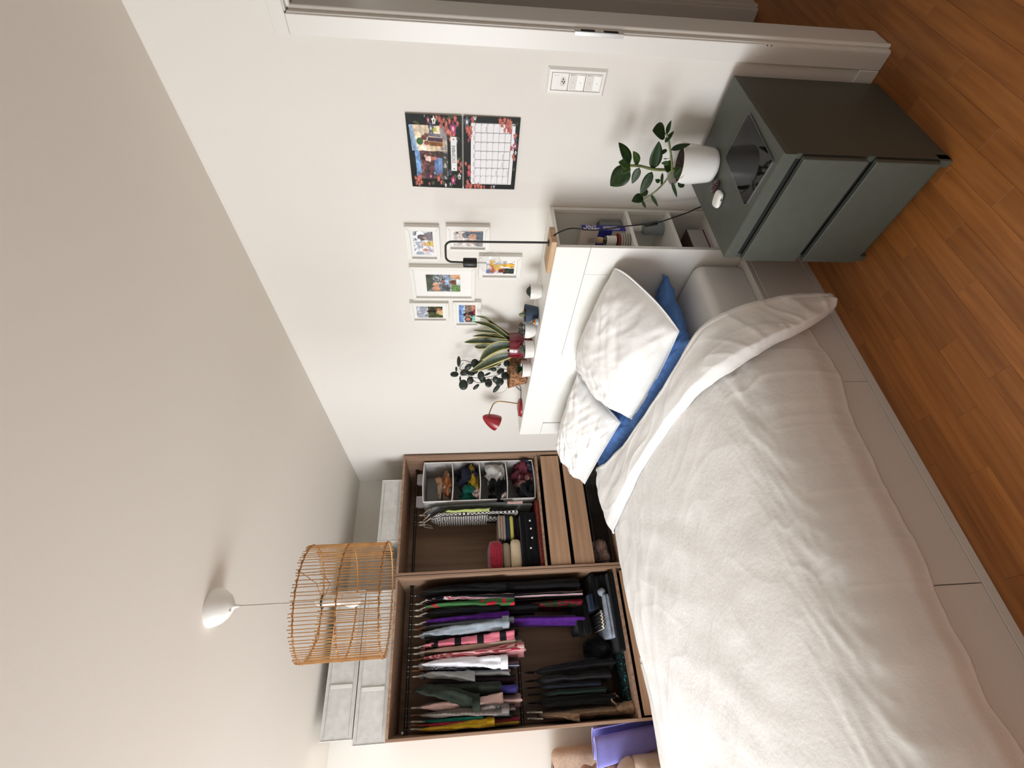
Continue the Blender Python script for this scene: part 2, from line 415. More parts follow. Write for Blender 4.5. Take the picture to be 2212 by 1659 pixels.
# hall beyond the doorway
struct('wall_hall', MB().box(-.1, 3.555, 1.02, 1.15, 0, H, 0).box(4.433, RX, 1.02, 1.15, 0, H, 0).box(3.555, 4.433, 1.02, 1.15, DH+.033, H, 0), WALL)
struct('wall_far', MB().box(-.1, RX, 3.1, 3.2, 0, H, 0), WALL)
def door_frame(name, x0, x1, y0, y1, h, strike=False):
    """painted frame: flat architrave, rebate with bead, deep lining; opening x0..x1, room face at y0"""
    t = thing(name, ((x0+x1)/2, y0, 0), None, None, kind='structure')
    for side in (-1, 1):
        X = x0 if side < 0 else x1
        s_ = side
        a = MB().box(X+s_*.014, X+s_*.072, y0-.010, y0+.001, 0, h+.0135, .0015)
        obj('architrave', a, TRIM, t, smooth=False)
        r = MB().box(X+s_*.010, X+s_*.034, y0-.004, y0+.03, 0, h+.010, .001)
        obj('rebate', r, TRIM, t, smooth=False)
        b_ = MB().tube([(X+s_*.006, y0+.021, 0), (X+s_*.006, y0+.021, h+.004)], .0085, 10)
        obj('door_seal', b_, TRIM, t)
        l = MB().box(X-s_*.0, X+s_*.034, y0+.022, y1+.008, 0, h+.002, .003)
        obj('lining', l, TRIM, t, smooth=False)
    obj('architrave', MB().box(x0-.072, x1+.072, y0-.010, y0+.001, h+.014, h+.060, .0015), TRIM, t, smooth=False)
    obj('rebate', MB().box(x0-.010, x1+.010, y0-.004, y0+.03, h+.010, h+.034, .001), TRIM, t, smooth=False)
    obj('door_seal', MB().tube([(x0-.006, y0+.021, h+.006), (x1+.006, y0+.021, h+.006)], .0085, 10), TRIM, t)
    obj('lining', MB().box(x0-.0, x1, y0+.022, y1+.008, h, h+.034, .003), TRIM, t, smooth=False)
    if strike:
        p = MB().box(x0-.0235, x0-.011, y0-.0115, y0-.0098, .968, 1.133, .0004).box(x0-.0125, x0-.0105, y0-.0115, y0+.012, .968, 1.133, .0003)
        sp = obj('strike_plate', p, CHROME, t, smooth=False, label='brushed metal strike plate')
        obj('latch_hole', MB().box(x0-.0108, x0-.0098, y0-.008, y0+.006, 1.065, 1.112, .0002).box(x0-.0108, x0-.0098, y0-.008, y0+.006, .985, 1.035, .0002), BLKP, sp, smooth=False)
        obj('small_hole', MB().lathe([(.0022, 0), (.0022, .0006)], (x0-.0165, y0-.0098, .462), 8, Vector((0, -1, 0))).lathe([(.0022, 0), (.0022, .0006)], (x0-.0165, y0-.0098, .447), 8, Vector((0, -1, 0))), BLKP, t)
    return t
door_frame('door_1', DX0, DX1, 0, .125, DH, True)
door_frame('door_2', 3.588, 4.40, 1.02, 1.145, DH)
struct('baseboard_back', MB().box(3.13, 3.737, -.012, 0, 0, .076, .003), TRIM)
struct('baseboard_left', MB().box(0, .012, FY, -2.03, 0, .076, .003), TRIM)

# ---------------------------------------------------------------- switch plate
t = thing('switch_plate', (3.645, 0, .99), 'white wall plate with a Swiss socket and two double switches beside the door frame', 'switch')
def frame_ring(x0, x1, z0, z1, xi0, xi1, zi0, zi1, yo, yi):
    """sloping picture-frame ring between an outer rectangle at y=yo and an inner one at y=yi"""
    o_ = [(x0, z0), (x1, z0), (x1, z1), (x0, z1)]; i_ = [(xi0, zi0), (xi1, zi0), (xi1, zi1), (xi0, zi1)]
    V = [(a, yo, b) for a, b in o_]+[(a, yi, b) for a, b in i_]
    return V, [(k, (k+1) % 4, 4+(k+1) % 4, 4+k) for k in range(4)]
sx0, sx1, sz0, sz1 = 3.598, 3.690, .990, 1.205
pl = MB(); pl.add(*frame_ring(sx0, sx1, sz0, sz1, sx0+.008, sx1-.008, sz0+.008, sz1-.008, 0, -.009))
pl.add(*frame_ring(sx0+.008, sx1-.008, sz0+.008, sz1-.008, sx0+.016, sx1-.016, sz0+.017, sz1-.017, -.009, -.009))
pl.add(*frame_ring(sx0+.016, sx1-.016, sz0+.017, sz1-.017, sx0+.017, sx1-.017, sz0+.018, sz1-.018, -.009, -.005))
obj('cover_frame', pl, PLW, t, smooth=False)
mz = [(1.128, 1.186), (1.068, 1.126), (1.008, 1.066)]
for q, (a, b) in enumerate(mz):
    mo = obj('socket_insert' if q == 0 else 'switch_insert', MB().box(3.616, 3.672, -.0085, -.002, a, b, .0006), PLW, t, smooth=False)
    if q == 0:
        obj('cover_strip', MB().box(3.622, 3.664, -.0095, -.0083, 1.162, 1.180, .0004), PLW, mo, smooth=False)
        hexp = [(3.628, 1.146), (3.634, 1.155), (3.655, 1.155), (3.661, 1.146), (3.655, 1.137), (3.634, 1.137)]
        obj('socket_face', MB().extrude([(x, -.0088, z) for x, z in hexp], (0, .0005, 0)), mat('socket_recess', (205, 202, 196), .5), mo, smooth=False)
        ho = MB()
        for (x, z) in ((3.640, 1.143), (3.645, 1.149), (3.645, 1.141), (3.652, 1.146)): ho.lathe([(.0023, 0), (.0023, .0006)], (x, -.0088, z), 10, Vector((0, -1, 0)))
        obj('pin_hole', ho, BLKP, mo)
    else:
        for e in (0, 1):
            za, zb = (a+.030, b-.004) if e == 0 else (a+.004, a+.028)
            rk = MB(); rk.add([(3.620, -.0085, za), (3.668, -.0085, za), (3.668, -.0085, zb), (3.620, -.0085, zb), (3.620, -.0115 if e else -.0095, za), (3.668, -.0115 if e else -.0095, za), (3.668, -.0095 if e else -.0125, zb), (3.620, -.0095 if e else -.0125, zb)],
                          [(4, 5, 6, 7), (0, 1, 5, 4), (1, 2, 6, 5), (2, 3, 7, 6), (3, 0, 4, 7)])
            ro = obj('rocker', rk, PLW, mo, smooth=False)
            obj('marker_dot', MB().lathe([(.0012, 0), (.0012, .0008)], (3.644, -.0108, (za+zb)/2), 8, Vector((0, -1, 0))), SEAM, ro)

# ================================================================ WARDROBES
def wardrobe(y0, y1, label):
    """open frame, front at x=.59; y0 is the side towards the viewer's left (more negative)"""
    t = thing('wardrobe', (.295, (y0+y1)/2, 0), label, 'wardrobe', None)
    th = .018; top = 2.033
    obj('side_panel', MB().box(.012, .59, y0, y0+th, 0, top, .001), WOODV, t, smooth=False)
    obj('side_panel', MB().box(.012, .59, y1-th, y1, 0, top, .001), WOODV, t, smooth=False)
    obj('top_panel', MB().box(.012, .59, y0+th, y1-th, top-th, top, .001), WOODV, t, smooth=False)
    obj('bottom_panel', MB().box(.012, .59, y0+th, y1-th, .04, .058, .001), WOODV, t, smooth=False)
    obj('plinth', MB().box(.53, .545, y0+th, y1-th, 0, .04, .001), WOODV, t, smooth=False)
    obj('back_panel', MB().box(.012, .02, y0+th, y1-th, .05, top-th, .0005), WOODI, t, smooth=False)
    obj('clothes_rail', MB().tube([(.30, y0+th, 1.937), (.30, y1-th, 1.937)], .0125, 12).lathe([(.02, 0), (.02, .006)], (.30, y0+th, 1.937), 12, Vector((0, 1, 0))).lathe([(.02, 0), (.02, .006)], (.30, y1-th-.006, 1.937), 12, Vector((0, 1, 0))), DARKM, t)
    return t
WL = wardrobe(-2.017, -1.008, 'open grey oak wardrobe unit on the left packed with hanging shirts and jackets')
WR = wardrobe(-1.003, -.014, 'open grey oak wardrobe unit beside the headboard wall with a hanging organizer and drawers')
# left unit: shelf, lower rail, drawer
obj('shelf', MB().box(.02, .588, -1.999, -1.026, .330, .350, .001), WOODV, WL, smooth=False)
obj('clothes_rail', MB().tube([(.30, -1.999, 1.115), (.30, -1.60, 1.115)], .0125, 12).tube([(.30, -1.605, 1.115), (.06, -1.605, 1.115), (.02, -1.605, 1.17)], .008, 8), DARKM, WL)
def drawer(par, y0, y1, z0, z1, xf=.578):
    d = obj('drawer', MB().box(xf-.018, xf, y0, y1, z0, z1, .0015), WOODH, par, smooth=False)
    b_ = MB().box(.06, xf-.019, y0+.025, y0+.04, z0+.01, z1-.03).box(.06, xf-.019, y1-.04, y1-.025, z0+.01, z1-.03).box(.06, .075, y0+.04, y1-.04, z0+.01, z1-.03).box(.075, xf-.019, y0+.04, y1-.04, z0+.01, z0+.02)
    obj('drawer_box', b_, mat('dark_drawer_box', (46, 40, 36), .7), d, smooth=False)
    return d
drawer(WL, -1.988, -1.045, .12, .303)
# right unit
obj('shelf', MB().box(.02, .588, -.985, -.032, .868, .886, .001), WOODV, WR, smooth=False)
drawer(WR, -.978, -.048, .676, .836)
drawer(WR, -.978, -.048, .486, .645)
obj('shelf', MB().box(.02, .588, -.985, -.032, .272, .288, .001), WOODV, WR, smooth=False)
bk = MB()
for y in (-.965, -.065):
    bk.tube([(.08, y, .46), (.56, y, .46)], .005, 6); bk.tube([(.08, y, .325), (.56, y, .325)], .005, 6)
for x in (.08, .56):
    bk.tube([(x, -.965, .46), (x, -.065, .46)], .005, 6); bk.tube([(x, -.965, .325), (x, -.065, .325)], .005, 6)
    for y in (-.965, -.065): bk.tube([(x, y, .325), (x, y, .46)], .005, 6)
bo = obj('pull_out_basket', bk, DARKM, WR, label='dark wire pull-out basket with smoky mesh front')
ms = MB().box(.558, .560, -.96, -.07, .33, .455, 0).box(.085, .555, -.96, -.07, .327, .329, 0)
obj('mesh_side', ms, SMOKE, bo, smooth=False)

# ---------------------------------------------------------------- fabric boxes on top
def storage_box(y0, y1, z0, z1, label, group=None, x0=.04, x1=.555, handle=True, sag=.006):
    t = thing('storage_box', ((x0+x1)/2, (y0+y1)/2, z0), label, 'box', group)
    def fn(u, v):
        pass
    nb = MB()
    def face(P, nu=14, nv=6):
        nb.grid(P, nu, nv)
    def w_(a, b): return sag*N(a*4+y0*3, b*5, z0*9)
    face(lambda u, v: (x1+w_(u, v)*sin(pi*u)*sin(pi*v)*2-.004*sin(pi*u), y0+(y1-y0)*u, z0+(z1-z0)*v), 24, 8)
    face(lambda u, v: (x0, y0+(y1-y0)*u, z0+(z1-z0)*v))
    face(lambda u, v: (x0+(x1-x0)*u, y0+w_(u+3, v)*sin(pi*u)*sin(pi*v)*2, z0+(z1-z0)*v))
    face(lambda u, v: (x0+(x1-x0)*u, y1+w_(u+7, v)*sin(pi*u)*sin(pi*v)*2, z0+(z1-z0)*v))
    face(lambda u, v: (x0+(x1-x0)*u, y0+(y1-y0)*v, z1-.006*sin(pi*u)*sin(pi*v)))
    face(lambda u, v: (x0+(x1-x0)*u, y0+(y1-y0)*v, z0))
    obj('box_body', nb, FABW, t)
    tr = MB()
    for z in (z0+.004, z1-.004): tr.tube([(x1+.001, y0, z), (x1+.001, y1, z)], .0028, 6).tube([(x0, y1+.001, z), (x1, y1+.001, z)], .0028, 6).tube([(x0, y0-.001, z), (x1, y0-.001, z)], .0028, 6)
    for y in (y0, y1): tr.tube([(x1+.001, y, z0), (x1+.001, y, z1)], .0028, 6)
    obj('piping', tr, mat('white_piping', (214, 212, 206), .8), t)
    zl = z1-.025
    se = MB().box(x1-.001, x1+.0016, y0+.02, y1-.02, zl, zl+.0015, 0).box(x1-.001, x1+.0016, y0+.02, y1-.02, z0+.024, z0+.0255, 0)
    obj('seam', se, mat('stitch_line', (168, 166, 160), .9), t, smooth=False)
    if handle:
        yc = y0+(y1-y0)*.33
        obj('handle', MB().box(x1, x1+.004, yc-.011, yc+.011, z0+.028, zl-.004, .001), mat('white_strap', (216, 214, 208), .85), t)
    return t
storage_box(-2.02, -1.10, 2.034, 2.244, 'lower white fabric storage box on top of the left wardrobe unit, resting on the wood')
storage_box(-1.985, -1.09, 2.250, 2.452, 'upper white fabric storage box stacked nearest the ceiling above the left wardrobe unit')
storage_box(-.735, -.225, 2.034, 2.20, 'smaller white fabric storage box on the right wardrobe unit by the room corner', handle=False)

# ================================================================ HEADBOARD
hx0, hx1, hd, hh = 1.444, 3.130, .272, 1.118
t = HB = thing('headboard', ((hx0+hx1)/2, -hd/2, 0), 'white storage headboard with a top shelf and open side compartments', 'headboard')
obj('top_panel', MB().box(hx0, hx1-.003, -hd+.018, 0, hh-.018, hh, .001), LAM, t, smooth=False)
obj('back_panel', MB().box(hx0, hx1-.006, -.010, -.002, .02, hh-.018, .0005), LAM, t, smooth=False)
obj('end_panel', MB().box(hx0, hx0+.018, -hd+.018, -.010, 0, hh-.018, .001), LAM, t, smooth=False)
obj('inner_panel', MB().box(2.86, 2.875, -hd+.02, -.010, 0, hh-.018, .001), LAM, t, smooth=False)
obj('front_rail', MB().box(hx0, hx1, -hd, -hd+.017, .972, hh, .0012), LAM, t, smooth=False)
obj('front_panel', MB().box(hx0, 1.600, -hd, -hd+.017, .02, .9705, .0008), LAM, t, smooth=False)
obj('front_panel', MB().box(1.6035, 2.371, -hd+.008, -hd+.020, .02, .9705, .0008), LAM, t, smooth=False)
obj('front_panel', MB().box(2.3745, 2.9785, -hd, -hd+.017, .02, .9705, .0008), LAM, t, smooth=False)
obj('front_panel', MB().box(2.9793, hx1, -hd, -hd+.017, .02, .9705, .0008), LAM, t, smooth=False)
obj('back_edge', MB().box(hx1-.02, hx1-.003, -.02, -.002, .02, hh-.018, .0008), LAM, t, smooth=False)
for z in (.770, .575, .380, .19):
    obj('shelf', MB().box(2.875, hx1-.004, -hd+.018, -.010, z-.008, z+.008, .0008), LAM, t, smooth=False)
for (y, z) in ((-.045, .60), (-.045, .56)):
    obj('pin_hole', MB().lathe([(.0025, 0), (.0025, .001)], (2.8745, y, z), 8, Vector((1, 0, 0))), BLKP, t)

# ================================================================ BED
BX0, BX1, BY1, BY0 = 1.47, 3.100, -.275, -2.36
t = BED = thing('bed', ((BX0+BX1)/2, (BY0+BY1)/2, 0), 'wide white storage bed with flat drawer fronts standing on the oak floor', 'bed')
fb = MB().box(BX0, BX0+.02, BY0, BY1, 0, .285, .001).box(BX1-.04, BX1-.018, BY0, BY1, 0, .262, .001).box(BX0, BX1-.02, BY0, BY0+.02, 0, .285, .001).box(BX0+.02, BX1-.04, BY0+.02, BY1, .255, .27, .001)
obj('frame', fb, LAMB, t, smooth=False)
obj('top_rail', MB().box(BX1-.06, BX1-.002, BY0, BY1, .268, .286, .0015), LAMB, t, smooth=False)
obj('plinth', MB().box(BX1-.018, BX1+.001, BY0, BY1, 0, .031, .001), LAMB, t, smooth=False)
for (a, b) in ((-.9305, -.278), (-1.6245, -.9325), (-2.35, -1.6270)):
    d = obj('drawer_front', MB().box(BX1-.018, BX1, a, b, .033, .2655, .0012), LAMB, t, smooth=False)
mt = MB()
def matt(u, v):
    a = 2*pi*u
    return 0
def slab(mb, x0, x1, y0, y1, z0, z1, r, n=6, ndiv=24, fz=None):
    """soft cushion-like slab: rounded rectangle section in plan, rounded top and bottom edges"""
    cx_, cy_ = (x0+x1)/2, (y0+y1)/2; hx, hy = (x1-x0)/2, (y1-y0)/2
    rr = min(r*1.6, hx*.9, hy*.9)
    out = []
    for k in range(4):
        ccx, ccy = [(1, 1), (-1, 1), (-1, -1), (1, -1)][k]
        for q in range(n+1):
            a = pi/2*(k+q/n); out.append((ccx*(hx-rr)+rr*cos(a), ccy*(hy-rr)+rr*sin(a)))
    prof = []
    for q in range(n+1):
        a = -pi/2+pi/2*q/n; prof.append((-r*(1-cos(a)), z0+r+r*sin(a)))
    for q in range(n+1):
        a = pi/2*q/n; prof.append((-r*(1-cos(a)), z1-r+r*sin(a)))
    rings = []
    for (off, z) in prof:
        rings.append([(cx_+x*(1+off/hx), cy_+y*(1+off/hy), z) for x, y in out])
    for s_ in (.75, .45, .15): rings.append([(cx_+x*s_, cy_+y*s_, z1) for x, y in out])
    m_ = len(out); V = [p for rg in rings for p in rg]; F = []
    for i in range(len(rings)-1):
        for k in range(m_): F.append((i*m_+k, i*m_+(k+1) % m_, (i+1)*m_+(k+1) % m_, (i+1)*m_+k))
    F.append(tuple(range(m_-1, -1, -1))); F.append(tuple((len(rings)-1)*m_+k for k in range(m_)))
    if fz: V = [fz(p) for p in V]
    return mb.add(V, F)
slab(mt, 1.495, 3.072, -2.34, -.277, .272, .498, .035)
MAT_ = obj('mattress', mt, SHEET, None, label='thick mattress in a white fitted sheet lying in the bed frame', cat='mattress', group=None)

# --- duvet: one sheet running over the mattress and hanging down the near side, its head end folded back
def mkpath(ctrl, n=400):
    P = catmull([(x, 0, z) for x, z in ctrl], n)
    L = [0]
    for a, b in zip(P, P[1:]): L.append(L[-1]+(b-a).length)
    T = L[-1]
    out = []; k = 0
    m_ = 500
    for i in range(m_+1):
        s_ = T*i/m_
        while k < n-2 and L[k+1] < s_: k += 1
        f = (s_-L[k])/max(1e-9, L[k+1]-L[k]); out.append(P[k].lerp(P[k+1], clampf(f)))
    nor = []
    for i in range(m_+1):
        d = (out[min(m_, i+1)]-out[max(0, i-1)]).normalized(); nor.append(Vector((-d.z, 0, d.x)))
    def at(a):
        i = clampf(a)*m_; k = min(int(i), m_-1); f = i-k
        return out[k].lerp(out[k+1], f), nor[k].lerp(nor[k+1], f).normalized()
    return at, T
PATH, PT = mkpath([(1.53, .502), (1.462, .508), (1.445, .540), (1.50, .572), (1.8, .582), (2.3, .585), (2.75, .582), (2.93, .568), (3.045, .535), (3.115, .475), (3.145, .39), (3.150, .30), (3.150, .20)])
hemz = [(-2.4, .225), (-2.02, .205), (-1.9, .236), (-1.80, .226), (-1.68, .222), (-1.6, .211), (-1.48, .202), (-1.3, .19), (-1.19, .188), (-1.05, .178), (-.93, .156), (-.84, .158), (-.72, .167), (-.5, .20)]
def crease(x, y, ang, fx, fy, sd):
    ca, sa = cos(ang), sin(ang); p, q = x*ca+y*sa, -x*sa+y*ca
    wv = N(x*2.2+sd, y*2.2, sd)*.25
    r_ = 1-abs(N(p*fx+wv*3, q*fy+wv*6, sd))*2.2
    return max(0, r_)**3
def z_(s_): return s_*3
def wr(x, y, side):
    """duvet relief: soft quilting swells plus long creases"""
    h = .018*N(x*1.4+3, y*1.4, .3)+.006*N(x*3.4, y*3.4, 2.1)
    left = 1-sm(x, 1.6, 2.5)
    def an(ang, fx, fy, sd):
        ca, sa = cos(ang), sin(ang); return N((x*ca+y*sa)*fx, (-x*sa+y*ca)*fy+.6*N(x*2, y*2, sd), sd)
    h += .009*left*an(1.0, 1.2, 8, 1.7)+.005*left*an(1.25, 1.4, 17, 3.7)
    h += .005*an(.55, 1.1, 7, 5.2)*(.4+.6*left)
    h += .0025*left*crease(x, y, 1.1, 1.3, 7, 1.7)+.0016*crease(x, y, .4, 1.0, 5, 8.7)
    h += .003*an(-.4, 2.5, 9, 9.1)
    h += .009*side*(N(x*2+side*1.5, y*7+side*2, side*2.4))+.004*side*N(x*9+z_(side), y*18+side*6, 3.1)+.004*side*crease(side*.6, y, .3, 3, 10, 4.4)
    h += .0035*side*N(side*5+y*2, y*15+side*9, 1.0)+.0022*side*N(side*12+y*6, y*22-side*14, 6.0)+.0018*(1-left)*(1-side)*N(x*6, y*14, 4)
    return h
NU, NV = 300, 330
def duv(u, v):
    y = -2.37+(-.70+2.37)*v
    P, n = PATH(u)
    side = sm(u, .76, .88)
    h = wr(P.x, y, side)*sm(u, 0, .05)
    # the head edge dips where the folded part lies on it
    h -= .0*sm(y, -.95, -.75)
    h -= .055*sm(-y, 1.45, 2.25)*(1-sm(P.x, 1.7, 2.5))*sm(u, 0, .04)
    z = P.z+n.z*h; x = P.x+n.x*h
    # stretch the hanging part to its uneven hem
    hz = interp(hemz, y)+.006*N(y*8, 3, 1)
    if P.z < .45 and u > .5:
        z = .45-(.45-z)*(.45-hz)/(.45-.20)
    # puffy rolled edge near the hem
    e = 1-sm(u, .955, 1.0)
    x -= (1-e)*.020 if u > .5 else 0
    return (x, y+.004*N(u*20, y*5, 7), z)
dv = MB().grid(duv, NU, NV)
DUV = obj('duvet', dv, LINEN, None, label='large crumpled white linen duvet spread over the bed and hanging over its near side', cat='duvet', angle=180, solid=.016)
# folded-back head end
PF, PFT = mkpath([(1.56, .508), (1.47, .512), (1.432, .55), (1.455, .60), (1.56, .620), (1.9, .622), (2.4, .620), (2.8, .614), (2.98, .606), (3.10, .585), (3.175, .52), (3.205, .43), (3.210, .32), (3.208, .21), (3.200, .10)])
headc = [(0, -.52), (.08, -.535), (.2, -.63), (.35, -.675), (.5, -.695), (.62, -.70), (.70, -.685), (.76, -.66), (.82, -.652), (.88, -.632), (.94, -.602), (1.0, -.588)]
hemc = [(0, -.78), (.04, -.96), (.08, -1.0), (.15, -.985), (.25, -.94), (.40, -.885), (.5, -.865), (.62, -.855), (.68, -.862), (.74, -.882), (.79, -.886), (.84, -.862), (.90, -.80), (.95, -.735), (1.0, -.665)]
def fold(u, v):
    P, n = PF(u)
    yh = interp(headc, u)+.006*N(u*9, 1, 2); ym = interp(hemc, u)+.008*N(u*12, 5, 2)
    side = sm(u, .74, .84)
    # v: 0 under the roll (head end, lower) -> .18 roll front -> 1 hem
    if v < .22:
        a = v/.22*pi; R_ = .026
        y = yh-.03+sin(a)*.030; off = -.040+ (1-cos(a))*.5*.055
    else:
        s_ = (v-.22)/.78
        y = yh-.03+(ym-yh+.03)*s_
        off = .010*(1-s_**3)-.026*sm(s_, .82, 1.0)+.006*sin(pi*s_)
    wgt = sin(pi*clampf(v))**.5
    h = .009*N(P.x*2.6, y*5, 4)*wgt+.008*N(P.x*2.0+y*2, y*16-P.x*2, 3.3)*wgt+.0035*crease(P.x, y, .15, 2.0, 10, 3.3)*wgt+.003*N(P.x*6, y*20, 8)*wgt
    h += side*wgt*(.010*N(P.z*9, y*15, 2)+.006*crease(P.z, y, .9, 3, 16, 6.1))
    ends = sm(u, 0, .03)*(1-.4*sm(u, .97, 1.0))
    off = off*ends+h
    return (P.x+n.x*off, y, P.z+n.z*off)
fo = MB().grid(fold, 330, 90)
obj('folded_edge', fo, LINEN, DUV, angle=180, solid=.010)

# --- pillows
def pillow(name, TL, TR, BR, BL, thick, m, label, group=None, sharp=.55, seed=0, wrk=.006, asym=.5, n=70, mid=(0, 0, 0), pinch=.05, flap=None):
    TL, TR, BR, BL = map(Vector, (TL, TR, BR, BL))
    nrm = ((TR-TL)+(BR-BL)).cross((TL-BL)+(TR-BR)).normalized()
    if nrm.z < 0 and abs(nrm.z) > .2: nrm = -nrm
    if nrm.y > .2 and nrm.z < .2: nrm = -nrm
    def P(u, v, s_):
        a, b = u*2-1, v*2-1
        # edges curve inwards between the pointed corners
        a2 = a*(1-pinch*(1-b*b)*abs(a)**2); b2 = b*(1-pinch*1.3*(1-a*a)*abs(b)**2)
        uu, vv = (a2+1)/2, (b2+1)/2
        base = BL.lerp(BR, uu).lerp(TL.lerp(TR, uu), vv)
        pr = (max(0, 1-abs(a)**2.6)*max(0, 1-abs(b)**2.6))**sharp
        cr_ = (abs(a)*abs(b))**1.5
        ang = math.atan2(b, a)
        rad = sqrt(a*a+b*b)
        h = thick*(asym if s_ > 0 else 1-asym)*pr
        wk = wrk*(N(a*2.2+seed, b*2.2, seed)*1.4+ .55*crease(a+seed, b, .6+seed, 1.2, 4.5, seed+1.5)+.9*N((a+b)*1.2+seed, (a-b)*5, seed)+.6*N((a-b)*1.5, (a+b)*7+seed, seed))
        for (ca_, cb_) in ((1, 1), (1, -1), (-1, 1), (-1, -1)):
            da, db = ca_-a, cb_-b; dd = sqrt(da*da+db*db); aa = math.atan2(db, da)
            wk += wrk*.75*math.exp(-dd*1.6)*sin(aa*11+seed*3+ca_+2*N(dd*2, aa, seed))*min(1, dd*2.5)
            wk += wrk*.35*math.exp(-dd*2.2)*sin(aa*23+seed*5+cb_)*min(1, dd*3)
        return base+nrm*(s_*h+wk*min(1, pr*3))+Vector(mid)*pr
    mb = MB()
    mb.grid(lambda u, v: P(u, v, 1), n, n); k = len(mb.v); mb.grid(lambda u, v: P(u, v, -1), n, n)
    # weld the rims
    o = obj(name, mb, m, None, label=label, cat='pillow', group=group, angle=180)
    bm_ = bmesh.new(); bm_.from_mesh(o.data); bmesh.ops.remove_doubles(bm_, verts=bm_.verts, dist=.0006); bmesh.ops.recalc_face_normals(bm_, faces=bm_.faces); bm_.to_mesh(o.data); bm_.free()
    # raised seam round the edge
    rim = []
    for k_ in range(4):
        for q in range(16):
            f = q/16
            u, v = [(f, 0), (1, f), (1-f, 1), (0, 1-f)][k_]; rim.append(P(u, v, 1))
    rim.append(rim[0])
    return o, rim
pA, rimA = pillow('pillow', (2.37, -.300, .895), (3.035, -.292, .850), (2.99, -.605, .625), (2.245, -.605, .605), .25, LINEN, 'big white pillow leaning on the headboard nearest the nightstand', seed=1.3, asym=.66, wrk=.011, sharp=.6, pinch=-.05)
pC, rimC = pillow('pillow', (1.50, -.360, .865), (2.25, -.300, .86), (2.13, -.560, .625), (1.30, -.600, .665), .24, LINEN, 'rumpled white pillow in the far bed corner drooping towards the wardrobe', seed=4.1, asym=.6, wrk=.015, sharp=.6, pinch=.02)
obj('pillowcase_seam', MB().tube(rimA, .0018, 6, caps=False), LINEN, pA)
def flapA(u, v):
    p = rimA[16+int(min(15.999, 16*v))].lerp(rimA[17+int(min(15.999, 16*v))], (16*v) % 1 if v < 1 else 1)
    s_ = sin(pi*clampf(v))**.7
    return p+Vector((.045, -.004, .030))*s_*u*(1+.15*sin(v*9))+Vector((-.01, .03, -.02))*(1-u)*s_*.6+Vector((0, -.008, .006))*sin(pi*u)*s_
obj('open_flap', MB().grid(flapA, 10, 40), LINEN, pA, angle=180, solid=.003)
obj('pillowcase_seam', MB().tube(rimC, .0018, 6, caps=False), LINEN, pC)
pB, rimB = pillow('pillow', (2.20, -.285, .550), (3.00, -.290, .600), (2.945, -.645, .570), (2.16, -.635, .560), .13, BLUE, 'blue pillow lying flat under the big white pillow', seed=2.2, asym=.55, wrk=.010, sharp=.45, pinch=.02)
pD, rimD = pillow('pillow', (1.46, -.285, .560), (2.22, -.285, .55), (2.19, -.610, .560), (1.44, -.585, .565), .13, BLUE, 'blue pillow lying flat at the far side of the bed, mostly hidden by white linen', seed=6.2, asym=.55, wrk=.010, sharp=.45, pinch=.02)
# knotted corner of the blue case
kn = MB().tube(catmull([(2.90, -.60, .560), (2.925, -.625, .575), (2.945, -.645, .560), (2.93, -.665, .53), (2.90, -.66, .515)], 14), [.018, .024, .020, .026, .020, .022, .026, .020, .018, .022, .024, .018, .012, .006], 10)
obj('knotted_corner', kn, BLUE, pB)
obj('pointed_corner', MB().tube([(2.90, -.30, .585), (2.95, -.298, .592), (2.985, -.297, .602), (3.005, -.296, .622)], [.030, .022, .012, .004], 8), BLUE, pB)

# ================================================================ NIGHTSTAND
nx0, nx1, ny1, ny0, nh = 3.306, 3.708, -.040, -.520, .552
t = NS = thing('nightstand', ((nx0+nx1)/2, (ny0+ny1)/2, 0), 'grey-green two-drawer nightstand between bed and door frame', 'nightstand')
obj('top', MB().box(nx0-.001, nx1+.001, ny0+.004, ny1, nh-.020, nh, .0015), GREEN, t, smooth=False)
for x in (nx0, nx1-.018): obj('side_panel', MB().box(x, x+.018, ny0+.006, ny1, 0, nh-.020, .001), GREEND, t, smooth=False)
obj('front_rail', MB().box(nx0, nx1, ny0, ny0+.005, nh-.042, nh-.002, .0012), GREEN, t, smooth=False)
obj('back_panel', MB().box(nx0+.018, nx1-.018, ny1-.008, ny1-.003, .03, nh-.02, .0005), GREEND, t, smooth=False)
for (a, b) in ((.285, .498), (.045, .262)):
    d = obj('drawer', MB().box(nx0+.004, nx1-.004, ny0-.018, ny0, a, b-.004, .0018), GREEN, t, smooth=False)
obj('gap_shade_block', MB().box(nx0+.018, nx1-.018, ny0+.008, ny1-.02, .05, nh-.022, 0), BLKP, t, smooth=False)  # black block standing in for the shade inside the drawer gaps
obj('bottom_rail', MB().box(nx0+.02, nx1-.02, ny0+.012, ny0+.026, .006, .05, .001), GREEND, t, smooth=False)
for x in (nx0, nx1-.022): obj('foot', MB().box(x, x+.022, ny0-.002, ny0+.03, 0, .042, .001), GREEN, t, smooth=False)

